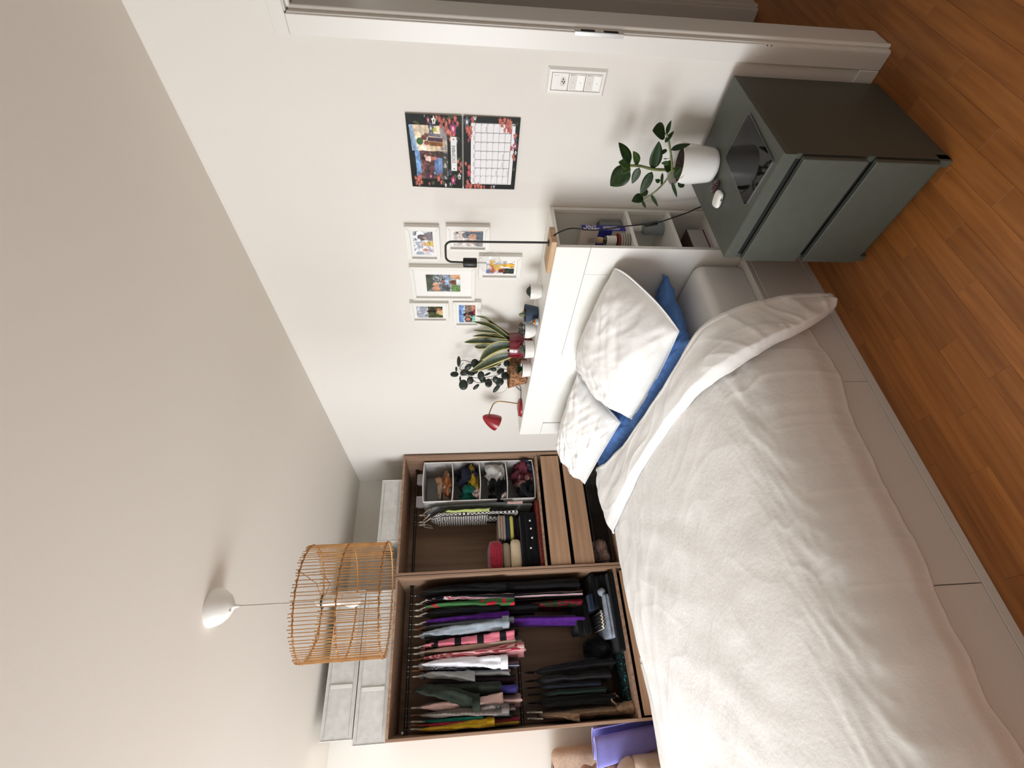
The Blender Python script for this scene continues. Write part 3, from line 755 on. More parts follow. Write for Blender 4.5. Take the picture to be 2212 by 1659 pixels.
# things on the nightstand
t = thing('tablet_computer', (3.594, -.362, nh), 'dark tablet lying face up on the nightstand with reflections in its screen', 'tablet')
ca = [Vector((3.688, -.245, 0)), Vector((3.520, -.234, 0)), Vector((3.499, -.482, 0)), Vector((3.669, -.494, 0))]
def rounded_poly(cs, r, z, n=6):
    out = []; m_ = len(cs)
    for i in range(m_):
        p = cs[i]; a = (cs[i-1]-p).normalized(); b = (cs[(i+1) % m_]-p).normalized()
        for q in range(n+1):
            f = q/n; s_ = p+a*r*(1-f)**2+b*r*f**2; out.append((s_.x, s_.y, z))
    return out
cen = sum(ca, Vector())/4
obj('body', MB().extrude(rounded_poly(ca, .012, nh), (0, 0, .0055)), CHROME, t, smooth=False)
obj('screen', MB().extrude(rounded_poly([cen+(p-cen)*.985 for p in ca], .011, nh+.0055), (0, 0, .0006)), mat('tablet_screen', (8, 8, 10), .03, spec=.3), t, smooth=False)
obj('home_button_bezel', MB().extrude(rounded_poly([cen+(p-cen)*.93 for p in ca], .003, nh+.0061), (0, 0, .00012)), mat('tablet_display', (14, 13, 15), .05, spec=.3), t, smooth=False)
t = thing('earbud_case', (3.412, -.322, nh), 'small white wireless earphone case on the nightstand', 'earphone case')
ec = MB()
def eb(u, v):
    a = 2*pi*u; b_ = -pi/2+pi*v; p = .5
    sg = lambda x, e: math.copysign(abs(x)**e, x)
    X_ = .030*sg(cos(b_), .6)*sg(cos(a), .55); Y_ = .024*sg(cos(b_), .6)*sg(sin(a), .55); Z_ = .0108*sg(sin(b_), .8)
    th_ = .3
    return (3.412+X_*cos(th_)-Y_*sin(th_), -.322+X_*sin(th_)+Y_*cos(th_), nh+.0108+Z_)
ec.grid(eb, 36, 18, closeu=True)
ebo = obj('case_shell', ec, PLW, t, angle=180)
obj('status_slot', MB().box(3.420, 3.428, -.3475, -.3455, nh+.009, nh+.0125, .0004), BLKP, t, smooth=False)
tw = thing('hair_tie', (3.424, -.262, nh), 'small brown spiral hair tie against the white pot', 'hair tie'); hxx, hyy = 3.424, -.262
sp = []
for i in range(220):
    f = i/219; a = f*2*pi; sp.append((hxx+(.017+.006*cos(a*15))*cos(a)*1.1, hyy+(.012+.006*cos(a*15))*sin(a), nh+.008+.006*sin(a*15)))
obj('spiral_coil', MB().tube(sp, .0016, 5), mat('brown_plastic_coil', (96, 72, 72), .4), tw)

def leaf_mb(base, tip, width, bend=.15, fold=.25, nrm=None, n=9, shape=.5, thick=.0004, roll=0):
    base, tip = Vector(base), Vector(tip); d = tip-base; L = d.length; d.normalize()
    if nrm is None: nrm = Vector((.35, -.85, .35))
    s_ = d.cross(nrm); s_ = s_.normalized() if s_.length > 1e-4 else d.orthogonal().normalized()
    u_ = s_.cross(d).normalized()
    if roll: q = Matrix.Rotation(roll, 3, d); s_ = q@s_; u_ = q@u_
    V = []; F = []; m_ = 5; UV = []
    for i in range(n+1):
        f = i/n
        wd = width*.5*(sin(pi*f**(.75 if shape >= .5 else .9))**.75) if 0 < f < 1 else width*.02
        c = base+d*L*f+u_*(-bend*L*(f*f)*.6+bend*L*f*.6)
        for j in range(m_):
            g = j/(m_-1)*2-1
            V.append(c+s_*wd*g+u_*(fold*wd*(abs(g)))); UV.append((j/(m_-1), f))
    for i in range(n):
        for j in range(m_-1): F.append((i*m_+j, i*m_+j+1, (i+1)*m_+j+1, (i+1)*m_+j))
    mb = MB(); mb.add(V, F); mb.uv = UV
    return mb

# potted plant on the nightstand
pcx, pcy = 3.452, -.172
PLT = thing('potted_plant', (pcx, pcy, nh), 'young green rubber-leaved plant in a white pot on the nightstand', 'plant')
prof = [(.001, 0), (.050, 0), (.059, .006), (.062, .02), (.077, .146), (.077, .150), (.074, .150), (.0735, .146), (.068, .09), (.001, .09)]
pot = obj('pot', MB().lathe(prof, (pcx, pcy, nh), 48), CER, PLT, angle=50)
obj('soil', MB().lathe([(.001, .122), (.04, .124), (.0708, .119)], (pcx, pcy, nh), 32, caps=False), SOIL, PLT)
trk = catmull([(3.445, pcy-.01, nh+.115), (3.440, -.19, .722), (3.448, -.205, .793), (3.456, -.20, .847), (3.456, -.20, .886)], 16)
obj('stem', MB().tube(trk, [.0055]*10+[.005]*6, 8), STEM, PLT)
obj('stem', MB().tube(catmull([(3.444, -.208, .722), (3.49, -.215, .742), (3.521, -.22, .758), (3.564, -.205, .779), (3.582, -.20, .793)], 14), .0038, 8), STEM, PLT)
obj('stem', MB().tube(catmull([(3.440, -.208, .722), (3.395, -.215, .741), (3.357, -.22, .77), (3.325, -.21, .793)], 12), .0034, 8), STEM, PLT)
NSL = [(3.466,0.888,3.542,0.953,0.031),(3.446,0.884,3.368,0.937,0.055),(3.454,0.884,3.467,0.932,0.031),(3.453,0.886,3.434,0.916,0.024),(3.457,0.853,3.506,0.887,0.024),(3.455,0.852,3.393,0.862,0.022),(3.447,0.792,3.553,0.809,0.036),(3.528,0.774,3.515,0.787,0.014),(3.579,0.794,3.593,0.848,0.046),(3.584,0.794,3.631,0.795,0.014),(3.555,0.79,3.593,0.77,0.014),(3.526,0.756,3.545,0.688,0.017),(3.474,0.742,3.468,0.769,0.012),(3.487,0.749,3.491,0.765,0.019),(3.447,0.721,3.459,0.753,0.036),(3.436,0.717,3.482,0.687,0.029),(3.431,0.7,3.4,0.665,0.029),(3.433,0.793,3.35,0.817,0.027),(3.397,0.752,3.413,0.778,0.012),(3.432,0.752,3.381,0.741,0.010),(3.325,0.793,3.314,0.84,0.029),(3.322,0.798,3.281,0.771,0.012),(3.349,0.772,3.29,0.723,0.012),(3.417,0.718,3.353,0.675,0.012),(3.357,0.785,3.336,0.81,0.022)]
random.seed(5)
for i, (ax_, az_, bx_, bz_, wd) in enumerate(NSL):
    yy = -.2 + (.0 if i in (0, 1, 2, 3) else random.uniform(-.012, .012)); y2 = yy+random.uniform(-.02, .01)
    if i in (15, 16, 23): yy = y2 = -.235
    nr = Vector((.80, -.58, .1)) if wd > .02 else Vector((.6, -.5, .9))
    # aim the blade normal mostly at the room so the leaf shows its face
    obj('leaf', leaf_mb((ax_, yy, az_), (bx_, y2, bz_), wd*1.32, bend=random.uniform(-.12, .18), fold=.18, nrm=nr), LEAFG if i in (2, 3, 4, 12) else LEAF, PLT, angle=180, solid=.0006)

# ================================================================ PICTURES AND CALENDAR
PRINT = colmat()
def inside(poly, x, y):
    c = False; j = len(poly)-1
    for i in range(len(poly)):
        xi, yi = poly[i]; xj, yj = poly[j]
        if (yi > y) != (yj > y) and x < (xj-xi)*(y-yi)/(yj-yi)+xi: c = not c
        j = i
    return c
def paint(shapes, nu, nv, bg, grain=.06, seed=0, warp=0, tone=0):
    """flat print as vertex colours; shapes in unit coordinates, u to the right, v up"""
    rnd = random.Random(seed); cols = []
    for j in range(nv):
        for i in range(nu):
            u, v = i/(nu-1), j/(nv-1); c = bg
            if warp: u, v = u+warp*N(u*9, v*9, seed+.5), v+warp*N(u*9, v*9, seed+7.5)
            for s_ in shapes:
                k = s_[0]
                if k == 'r' and s_[1] <= u <= s_[3] and s_[2] <= v <= s_[4]: c = s_[5]
                elif k == 'e':
                    dx, dy = (u-s_[1])/s_[3], (v-s_[2])/s_[4]
                    if dx*dx+dy*dy <= 1: c = s_[5]
                elif k == 'p' and inside(s_[1], u, v): c = s_[2]
                elif k == 'f':     # flower: cx, cy, r, colour, heart colour, aspect
                    dx, dy = (u-s_[1])*s_[6], v-s_[2]; r_ = sqrt(dx*dx+dy*dy); a_ = math.atan2(dy, dx)
                    if r_ < s_[3]*(.80+.20*cos(5*a_)): c = s_[5] if r_ < s_[3]*.3 else tuple(q*(.86 if r_ > s_[3]*.62 else 1) for q in s_[4])
                elif k == 'n' and s_[1] <= u <= s_[3] and s_[2] <= v <= s_[4] and N(u*s_[6], v*s_[7], s_[8]) > s_[9]: c = s_[5]
            g = 1+rnd.uniform(-grain, grain)+(tone*N(u*7, v*7, seed+2)+tone*.8*N(u*22, v*22, seed) if tone else 0)
            m3 = (c[0]+c[1]+c[2])/3*.18; c = (c[0]*.82+m3, c[1]*.82+m3, c[2]*.82+m3)
            cols.append((lin(min(255, c[0]*g)), lin(min(255, c[1]*g)), lin(min(255, c[2]*g)), 1))
    return cols
def print_sheet(x0, x1, z0, z1, y, shapes, bg, res=.0022, grain=.06, seed=0, curl=None, warp=0, tone=0):
    nu = max(12, int((x1-x0)/res)); nv = max(12, int((z1-z0)/res))
    mb = MB().grid(lambda u, v: (x0+(x1-x0)*u, y-(curl(u, v) if curl else 0), z0+(z1-z0)*v), nu, nv)
    mb.col = paint(shapes, nu, nv, bg, grain, seed, warp, tone); return mb
def text_mesh(name, body, size, loc, rot, m, parent, sx=1.0, align='CENTER', extrude=.0002, bold=0, spacing=1):
    cu = bpy.data.curves.new(name, 'FONT'); cu.body = body; cu.size = size; cu.align_x = align; cu.align_y = 'CENTER'; cu.extrude = extrude; cu.offset = bold; cu.space_character = spacing
    tmp = bpy.data.objects.new(name, cu); COL.objects.link(tmp)
    bpy.context.view_layer.update()
    me = bpy.data.meshes.new_from_object(tmp); bpy.data.objects.remove(tmp)
    R_ = Matrix.LocRotScale(Vector(loc), rot, Vector((sx, 1, 1)))
    mb = MB(); mb.add([R_@v.co for v in me.vertices], [tuple(p.vertices) for p in me.polygons]); bpy.data.meshes.remove(me)
    return obj(name, mb, m, parent, smooth=False)
from mathutils import Euler
FACE_Y = Euler((pi/2, 0, 0)).to_quaternion()
skin = (196, 140, 110); skin2 = (170, 112, 86); hair = (52, 36, 30)
frames = [
 ('landscape white photo frame with three people in the snow, top right of the cluster', 2.818, 3.017, 1.611, 1.766, (2.830, 2.993, 1.628, 1.746), (2.845, 2.983, 1.642, 1.732), (205, 208, 214),
  [('r', 0, .55, 1, 1, (168, 178, 196)), ('r', .6, .62, 1, .9, (110, 108, 118)), ('n', 0, .4, 1, 1, (232, 234, 240), 7, 7, 1, .05), ('e', .2, .35, .12, .22, (226, 224, 226)), ('e', .22, .45, .07, .12, skin), ('p', [(.02, 0), (.4, 0), (.36, .3), (.1, .34)], (206, 190, 210)), ('e', .48, .48, .09, .12, (212, 160, 130)), ('p', [(.36, 0), (.62, 0), (.56, .36), (.42, .38)], (214, 186, 90)), ('e', .76, .52, .12, .2, (96, 90, 92)), ('p', [(.6, 0), (1, 0), (.94, .42), (.66, .42)], (128, 122, 128)), ('e', .75, .44, .06, .09, (190, 150, 130))]),
 ('white photo frame of two people beside a wall, behind the black lamp arm', 2.881, 3.024, 1.379, 1.579, (2.893, 3.002, 1.398, 1.562), (2.902, 2.995, 1.409, 1.546), (208, 196, 190),
  [('r', .55, 0, 1, .45, (226, 160, 110)), ('r', 0, 0, .6, .22, (120, 122, 128)), ('e', .68, .62, .16, .09, (116, 98, 90)), ('p', [(.45, 0), (.95, 0), (.9, .62), (.55, .66)], (92, 104, 116)), ('e', .62, .36, .16, .14, (196, 146, 118)), ('r', .8, .84, .92, .92, (110, 104, 104)), ('e', .3, .3, .16, .16, (190, 150, 132)), ('r', .05, 0, .4, .3, (146, 140, 140))]),
 ('small white photo frame hung lowest, seen through the bare light bulb', 2.699, 2.853, 1.215, 1.425, (2.714, 2.825, 1.234, 1.405), (2.730, 2.818, 1.247, 1.388), (196, 196, 206),
  [('n', 0, 0, 1, 1, (226, 222, 228), 5, 5, 3, .05), ('n', .3, 0, 1, .9, (226, 168, 50), 4, 4, 6, .02), ('e', .3, .78, .26, .12, (196, 90, 66)), ('e', .45, .62, .22, .12, (228, 180, 70)), ('r', .0, 0, .4, .4, (42, 58, 44)), ('e', .22, .46, .16, .13, (168, 70, 50)), ('e', .22, .46, .09, .08, (90, 40, 34)), ('r', .0, .86, .3, 1, (96, 130, 180))]),
 ('largest white photo frame with a wide mat, centre of the cluster', 2.542, 2.776, 1.444, 1.768, (2.559, 2.752, 1.461, 1.750), (2.598, 2.717, 1.519, 1.692), (150, 158, 162),
  [('n', 0, .3, 1, 1, (84, 92, 92), 9, 30, 3, .0), ('r', 0, .8, 1, 1, (80, 88, 70)), ('r', 0, .33, 1, .45, (150, 170, 204)), ('p', [(.0, .5), (.3, .5), (.36, .75), (.1, .95), (0, .95)], (110, 120, 118)), ('e', .16, .72, .15, .12, skin), ('e', .4, .72, .14, .1, (206, 150, 120)), ('p', [(0, .3), (.4, .35), (.45, .55), (.1, .55)], (84, 88, 92)), ('r', 0, 0, .6, .26, (104, 138, 78)), ('e', .56, .2, .14, .1, (120, 70, 52)), ('r', .4, 0, .75, .12, (226, 232, 240)), ('p', [(.7, 0), (1, 0), (1, .3), (.8, .2)], (214, 150, 106)), ('e', .6, .52, .08, .05, (196, 110, 84))]),
 ('small white photo frame, grey sky above a person on a hillside, upper left end', 2.366, 2.520, 1.585, 1.791, (2.380, 2.500, 1.602, 1.776), (2.391, 2.481, 1.618, 1.760), (152, 158, 172),
  [('n', 0, .5, 1, 1, (176, 180, 190), 4, 6, 2, 0), ('r', 0, 0, 1, .56, (88, 96, 52)), ('n', 0, 0, 1, .56, (58, 66, 34), 7, 9, 4, .0), ('r', .5, .3, 1, .5, (66, 60, 40)), ('p', [(.45, .28), (.7, .28), (.68, .5), (.5, .5)], (40, 34, 44)), ('e', .58, .54, .09, .06, (58, 34, 30)), ('p', [(.3, 0), (.7, 0), (.7, .14), (.5, .26)], (226, 176, 120)), ('p', [(.2, .0), (.34, 0), (.42, .3)], (226, 210, 110)), ('e', .74, .14, .14, .08, (190, 110, 80))]),
 ('small white photo frame, blue sky over two people, lower left end', 2.323, 2.529, 1.408, 1.560, (2.340, 2.508, 1.425, 1.543), (2.351, 2.496, 1.438, 1.529), (122, 154, 204),
  [('r', 0, .84, 1, 1, (88, 130, 190)), ('r', 0, .55, 1, .7, (176, 200, 226)), ('r', .0, 0, 1, .62, (150, 120, 104)), ('n', .3, .1, 1, .64, (110, 98, 84), 14, 14, 3, 0), ('r', .7, 0, 1, .22, (206, 140, 110)), ('p', [(.4, .0), (.66, 0), (.6, .42), (.46, .42)], (56, 28, 40)), ('e', .45, .56, .1, .2, (46, 26, 34)), ('e', .44, .5, .06, .09, skin2), ('p', [(0, 0), (.38, 0), (.34, .34), (.1, .34)], (110, 190, 160)), ('e', .18, .42, .14, .24, (70, 32, 32)), ('e', .18, .44, .09, .15, (196, 124, 100)), ('r', .5, 0, .78, .12, (176, 40, 60))]),
]
for (lab, x0, x1, z0, z1, op, ph, bg, shp) in frames:
    t = thing('photo_frame', ((x0+x1)/2, 0, z0), lab, 'picture frame', 'white photo frames on the wall')
    D = -.024
    a, b, c_, d_ = op
    fb = MB()
    # mitred mouldings
    O = [(x0, z0), (x1, z0), (x1, z1), (x0, z1)]; I = [(a, c_), (b, c_), (b, d_), (a, d_)]
    for k in range(4):
        o1, o2, i1, i2 = O[k], O[(k+1) % 4], I[k], I[(k+1) % 4]
        e = .0004
        fb.add([(o1[0], -.0005, o1[1]), (o2[0], -.0005, o2[1]), (o2[0], D, o2[1]), (o1[0], D, o1[1]), (i1[0], D-.0, i1[1]), (i2[0], D-.0, i2[1]), (i2[0], -.010, i2[1]), (i1[0], -.010, i1[1])],
               [(0, 1, 2, 3), (3, 2, 5, 4), (4, 5, 6, 7)])
    obj('moulding', fb, PLW, t, smooth=False)
    for k in range(4):
        o1, i1 = O[k], I[k]; dv_ = Vector((i1[0]-o1[0], 0, i1[1]-o1[1])); pn = Vector((-dv_.z, 0, dv_.x)).normalized()*.0004
        q = MB(); p1, p2 = Vector((o1[0], D-.0003, o1[1])), Vector((i1[0], D-.0003, i1[1])); q.add([p1-pn, p1+pn, p2+pn, p2-pn], [(0, 1, 2, 3)])
        obj('mitre_joint', q, SEAM, t, smooth=False)
    obj('backing', MB().box(x0+.004, x1-.004, -.006, -.001, z0+.004, z1-.004, 0), PLW, t, smooth=False)
    obj('mat_board', MB().box(a-.002, b+.002, -.0115, -.0075, c_-.002, d_+.002, 0), mat('mat_board', (232, 230, 226), .8), t, smooth=False)
    obj('photograph', print_sheet(ph[0], ph[1], ph[2], ph[3], -.0122, shp, bg, res=.0011, grain=.10, seed=len(lab), warp=.02, tone=.3), PRINT, t, smooth=False)
    obj('glass_pane', MB().add([(a, -.0145, c_), (b, -.0145, c_), (b, -.0145, d_), (a, -.0145, d_)], [(0, 1, 2, 3)]), PGLASS, t, smooth=False)

t = CAL = thing('wall_calendar', (3.36, 0, 1.283), 'open wall calendar with floral black pages hanging on the wall', 'calendar')
dk = (30, 33, 30); coral = (196, 92, 80); pink = (164, 62, 98); white_ = (226, 222, 214); gblue = (90, 98, 114); olive = (84, 84, 62); orange = (206, 116, 94); lf = (84, 86, 58)
def flowers(asp, items):
    return [('f', u, v, r*.74, c, hc, asp) for (u, v, r, c, hc) in items]
def leaves(items):
    out = []
    for (u, v, a, l) in items:
        for q in range(3):
            aa = a+(q-1)*.8; cx_, cy_ = u+cos(aa)*l*.6, v+sin(aa)*l*.9
            px_, py_ = -sin(aa)*l*.18, cos(aa)*l*.26
            out.append(('p', [(u, v), (cx_-cos(aa)*l*.1+px_, cy_+py_), (u+cos(aa)*l*1.1, v+sin(aa)*l*1.5), (cx_-cos(aa)*l*.1-px_, cy_-py_)], lf))
    return out
up_ = []
up_ += leaves([(.06, .55, 1.3, .05), (.1, .35, 2, .06), (.16, .1, .6, .07), (.3, .08, 1.2, .06), (.42, .05, .6, .05), (.9, .78, 2.4, .07), (.86, .62, 2.8, .06), (.93, .42, 1, .06), (.95, .2, .5, .06), (.82, .2, 3.6, .06), (.74, .08, 2.9, .05), (.05, .78, 1, .05), (.02, .22, .4, .05), (.25, .2, 2, .05), (.7, .28, .2, .05), (.12, .9, -1, .04)])
# two holiday snapshots
up_ += [('r', .135, .277, .53, .885, (120, 100, 96)), ('r', .135, .80, .53, .885, (110, 156, 214)), ('p', [(.135, .72), (.42, .78), (.53, .80), (.53, .5), (.135, .5)], (92, 62, 62)), ('p', [(.3, .62), (.53, .66), (.53, .3), (.3, .35)], (78, 60, 50)), ('n', .135, .42, .53, .8, (120, 72, 72), 18, 14, 2, .1), ('r', .20, .375, .44, .52, (106, 136, 190)), ('r', .20, .46, .44, .53, (84, 112, 166)), ('r', .135, .277, .53, .38, (74, 72, 66)), ('n', .135, .277, .53, .38, (160, 160, 156), 20, 20, 5, .2),
        ('e', .43, .73, .03, .04, (48, 34, 34)), ('p', [(.38, .6), (.46, .6), (.45, .7), (.40, .7)], (226, 190, 180)), ('p', [(.41, .48), (.45, .48), (.45, .6), (.40, .6)], (190, 110, 96)), ('e', .46, .70, .02, .025, skin)]
up_ += [('r', .53, .277, .865, .90, (222, 200, 168)), ('p', [(.53, .82), (.865, .90), (.865, .95), (.53, .90)], (150, 186, 220)), ('p', [(.53, .84), (.865, .90), (.865, .96), (.53, .93)], (140, 178, 216)), ('r', .53, .45, .60, .60, (226, 200, 160)), ('r', .55, .28, .865, .40, (150, 142, 140)), ('r', .60, .33, .70, .62, (196, 150, 100)), ('e', .66, .78, .05, .06, (58, 92, 50)), ('p', [(.66, .36), (.71, .36), (.72, .62), (.67, .64)], (84, 56, 74)), ('e', .71, .70, .035, .05, (120, 60, 56)), ('e', .64, .66, .03, .045, (150, 80, 60)), ('p', [(.60, .36), (.65, .36), (.66, .6), (.61, .6)], (146, 86, 46)), ('p', [(.72, .40), (.76, .38), (.77, .62), (.73, .62)], (112, 108, 116)), ('e', .74, .66, .03, .04, (140, 90, 84)), ('r', .79, .46, .84, .60, (176, 186, 60)), ('p', [(.54, .66), (.60, .68), (.60, .76), (.54, .74)], (250, 240, 226)), ('r', .528, .277, .533, .90, (40, 36, 36))]
up_ += flowers(.68, [(.12, .87, .055, coral, orange), (.16, .82, .05, orange, coral), (.08, .82, .045, coral, orange), (.06, .91, .04, orange, coral), (.14, .92, .035, coral, orange), (.04, .86, .035, orange, coral), (.17, .62, .045, (170, 66, 100), white_), (.22, .54, .045, gblue, white_), (.14, .47, .05, coral, orange), (.2, .43, .035, orange, coral), (.08, .42, .035, coral, pink), (.05, .33, .03, pink, coral), (.05, .66, .03, coral, orange), (.12, .18, .075, pink, (236, 150, 180)), (.18, .06, .05, white_, olive), (.24, .24, .05, gblue, dk), (.06, .24, .04, gblue, white_), (.04, .33, .03, white_, gblue),
    (.93, .60, .05, pink, white_), (.83, .56, .075, gblue, white_), (.93, .50, .055, white_, olive), (.95, .40, .05, coral, orange), (.90, .36, .045, orange, coral), (.94, .32, .04, coral, orange), (.87, .38, .04, coral, orange), (.90, .28, .04, orange, coral), (.84, .30, .04, coral, orange), (.97, .45, .03, orange, coral), (.80, .26, .06, coral, orange), (.77, .20, .045, orange, coral), (.84, .16, .095, pink, (236, 160, 190)), (.93, .22, .04, coral, orange), (.96, .12, .05, coral, orange), (.75, .15, .035, coral, orange), (.70, .22, .03, orange, coral), (.98, .66, .025, gblue, white_), (.90, .08, .04, coral, pink), (.68, .10, .04, gblue, white_), (.36, .02, .05, coral, orange), (.3, .06, .035, coral, orange), (.4, .08, .03, orange, coral), (.26, .03, .03, orange, coral)])
# print coordinates measured on the page: u from the left, v from the bottom
upper = print_sheet(3.209, 3.509, 1.503, 1.710, -.003, up_, dk, res=.00115, grain=.05, seed=3, warp=.006, tone=.28, curl=lambda u, v: .003+.002*sin(pi*u)+.003*(1-v))
obj('upper_page', upper, PRINT, CAL, smooth=True)
lo_ = [('r', .075, .08, .925, .87, (228, 226, 228))]
gx0, gx1, gz0, gz1 = .085, .920, .145, .795
for q in range(8):
    x = gx0+(gx1-gx0)*q/7; lo_.append(('r', x-.0032, gz0, x+.0032, gz1+.0, (112, 110, 114)))
for q in range(7):
    z = gz0+(gz1-gz0)*q/6; lo_.append(('r', gx0, z-.0045, gx1, z+.0045, (112, 110, 114)))
for q in range(7): lo_.append(('r', gx0+(gx1-gx0)*(q+.15)/7, .808, gx0+(gx1-gx0)*(q+.7)/7, .820, (150, 148, 150)))
for (cx_, rz) in ((1, 2), (2, 1), (3, 1), (6, 4), (1, 0)):
    x = gx0+(gx1-gx0)*(cx_+.1)/7; z = gz0+(gz1-gz0)*(rz+.12)/6; lo_.append(('r', x, z, x+.07, z+.012, (150, 150, 156)))
for r_ in range(6):
    for c_ in range(7):
        if r_ == 5 and c_ < 0: continue
        x = gx0+(gx1-gx0)*(c_+.86)/7; z = gz0+(gz1-gz0)*(r_+.78)/6; lo_.append(('r', x, z, x+.006, z+.02, (130, 128, 132)))
lo_ += leaves([(.93, .98, 2, .05), (.96, .78, 2, .04), (.6, .04, .3, .04), (.94, .2, 1.6, .05), (.9, .07, .5, .05), (.3, .03, 1, .04)])
lo_ += flowers(.68, [(.93, .94, .075, gblue, white_), (.96, .84, .05, coral, pink), (.99, .80, .04, white_, dk), (.84, .93, .055, coral, orange), (.80, .90, .05, coral, orange), (.86, .87, .04, orange, coral), (.80, .86, .035, coral, pink), (.74, .88, .035, coral, orange), (.70, .91, .03, pink, coral), (.38, .96, .035, coral, orange), (.33, .90, .045, coral, orange), (.24, .90, .06, (206, 70, 86), coral), (.16, .88, .03, gblue, dk), (.11, .93, .04, coral, orange), (.07, .92, .045, orange, coral), (.05, .86, .05, coral, orange), (.03, .94, .05, coral, pink), (.02, .88, .04, orange, coral), (.04, .78, .045, coral, orange), (.05, .72, .05, coral, orange), (.03, .66, .045, orange, coral), (.03, .60, .03, coral, pink), (.03, .46, .03, coral, orange), (.04, .41, .045, gblue, white_),
    (.96, .36, .045, coral, orange), (.92, .32, .05, coral, orange), (.97, .28, .04, orange, coral), (.90, .24, .05, coral, orange), (.86, .20, .055, coral, pink), (.93, .18, .055, orange, coral), (.96, .22, .04, coral, orange), (.84, .27, .035, orange, coral), (.83, .16, .04, coral, orange), (.77, .07, .05, coral, orange), (.71, .055, .04, gblue, dk), (.64, .06, .055, pink, white_), (.61, .12, .04, coral, pink), (.50, .08, .04, coral, orange), (.46, .05, .03, orange, coral), (.55, .04, .03, white_, dk)])
lower = print_sheet(3.209, 3.509, 1.283, 1.497, -.003, lo_, dk, res=.00115, grain=.03, seed=4, curl=lambda u, v: .003+.002*sin(pi*u*1.2)+.004*v)
obj('lower_page', lower, PRINT, CAL, smooth=True)
ban = obj('month_banner', MB().box(3.290, 3.431, -.0122, -.0114, 1.524, 1.547, 0), mat('banner_white', (228, 226, 226), .7), CAL, smooth=False)
INK = mat('black_ink', (24, 24, 26), .6)
text_mesh('month_lettering', 'DICEMBRE', .0185, (3.361, -.0124, 1.5355), FACE_Y, INK, ban, sx=.86, extrude=.0001)
bd = MB()
for x in (3.299, 3.421): bd.lathe([(.0026, 0), (.0026, .0003)], (x, -.0122, 1.5355), 12, Vector((0, -1, 0)))
obj('banner_dot', bd, INK, ban)
spm = MB()
for q in range(34):
    x = 3.216+q*(3.502-3.216)/33
    spm.tube([(x, -.0100+.0052*cos(a), 1.5+.0075*sin(a)) for a in [2*pi*k/8 for k in range(9)]], .0007, 4)
obj('spiral_binding', spm, CHROME, CAL)
obj('paper_block', MB().box(3.211, 3.507, -.0022, -.0004, 1.505, 1.707, 0), mat('paper_edge', (214, 210, 202), .8), CAL, smooth=False)

# ================================================================ PENDANT LAMP
lx, ly = 2.29, -1.442
t = PEN = thing('pendant_lamp', (lx, ly, H), 'rattan cage pendant lamp hanging from the ceiling in front of the wardrobes', 'lamp')
can = [(.072, 0), (.0735, -.006), (.071, -.02), (.062, -.042), (.046, -.062), (.026, -.076), (.012, -.082), (.009, -.088), (.006, -.093), (.006, -.104), (.001, -.104)]
obj('ceiling_rose', MB().lathe(can, (lx, ly, H), 40), PLW, PEN, angle=60)
obj('grip_screw', MB().lathe([(.004, 0), (.004, .008), (.001, .010)], (lx+.012, ly-.018, H-.076), 10, Vector((.5, -.6, -.6))), PLW, PEN)
obj('cord', MB().tube([(lx, ly, H-.10), (lx, ly, 2.10)], .0024, 8), mat('grey_textile_cord', (176, 168, 158), .7), PEN)
so = MB().lathe([(.001, 2.118), (.010, 2.115), (.018, 2.098), (.022, 2.092), (.022, 2.075), (.021, 2.073), (.021, 2.035), (.018, 2.03), (.018, 2.01), (.001, 2.01)], (lx, ly, 0), 24)
obj('lamp_socket', so, PLW, PEN, angle=40)
obj('clamp_ring', MB().lathe([(.024, 2.083), (.028, 2.083), (.028, 2.089), (.024, 2.089), (.024, 2.083)], (lx, ly, 0), 24, caps=False), BLK, PEN)
obj('light_bulb', MB().lathe([(.001, 1.932), (.014, 1.935), (.025, 1.946), (.030, 1.962), (.029, 1.978), (.022, 1.995), (.015, 2.008), (.015, 2.03), (.001, 2.03)], (lx, ly, 0), 24), mat('opal_glass', (222, 220, 214), .3, coat=.3), PEN, angle=80)
R0 = .2176; zt, zm, zb_ = 2.136, 1.988, 1.834
tl = Matrix.Rotation(.028, 3, Vector((.3, .95, 0)))
def LP(p):
    c = Vector((lx, ly, 1.985)); return c+tl@(Vector(p)-c)
def ring(z, r, rad, wob=0.0, n=72, ph=0):
    return [LP((lx+(r+wob*sin(a*36+ph))*cos(a), ly+(r+wob*sin(a*36+ph))*sin(a), z+wob*cos(a*36+ph))) for a in [2*pi*k/n for k in range(n+1)]]
for z in (zt, zm, zb_):
    rg = obj('rattan_ring', MB().tube(ring(z, R0-.003, 0, n=72), .0028, 6, caps=False), RATT, PEN)
    obj('wound_binding', MB().tube(ring(z, R0, 0, wob=.0034, n=216), .0017, 5, caps=False), RATTD, rg)
random.seed(21)
NR = 96
for k in range(NR):
    a = 2*pi*k/NR+random.uniform(-.012, .012); e = random.uniform(-.014, .014)
    p0 = LP((lx+R0*cos(a), ly+R0*sin(a), zt+.012+random.uniform(-.003, .006))); p1 = LP((lx+R0*cos(a+e), ly+R0*sin(a+e), zb_-.008+random.uniform(-.004, .003)))
    mid_ = (p0+p1)/2+Vector((cos(a), sin(a), 0))*random.uniform(-.002, .002)
    obj('rattan_rod', MB().tube([p0, mid_, p1], .0018, 5), RATT, PEN)
for k in range(3):
    a = 2*pi*k/3+.35
    obj('suspension_wire', MB().tube([LP((lx+.026*cos(a), ly+.026*sin(a), 2.086)), LP((lx+.13*cos(a), ly+.13*sin(a), 2.088)), LP((lx+(R0-.004)*cos(a), ly+(R0-.004)*sin(a), 2.132))], .0017, 6), RATTD, PEN)

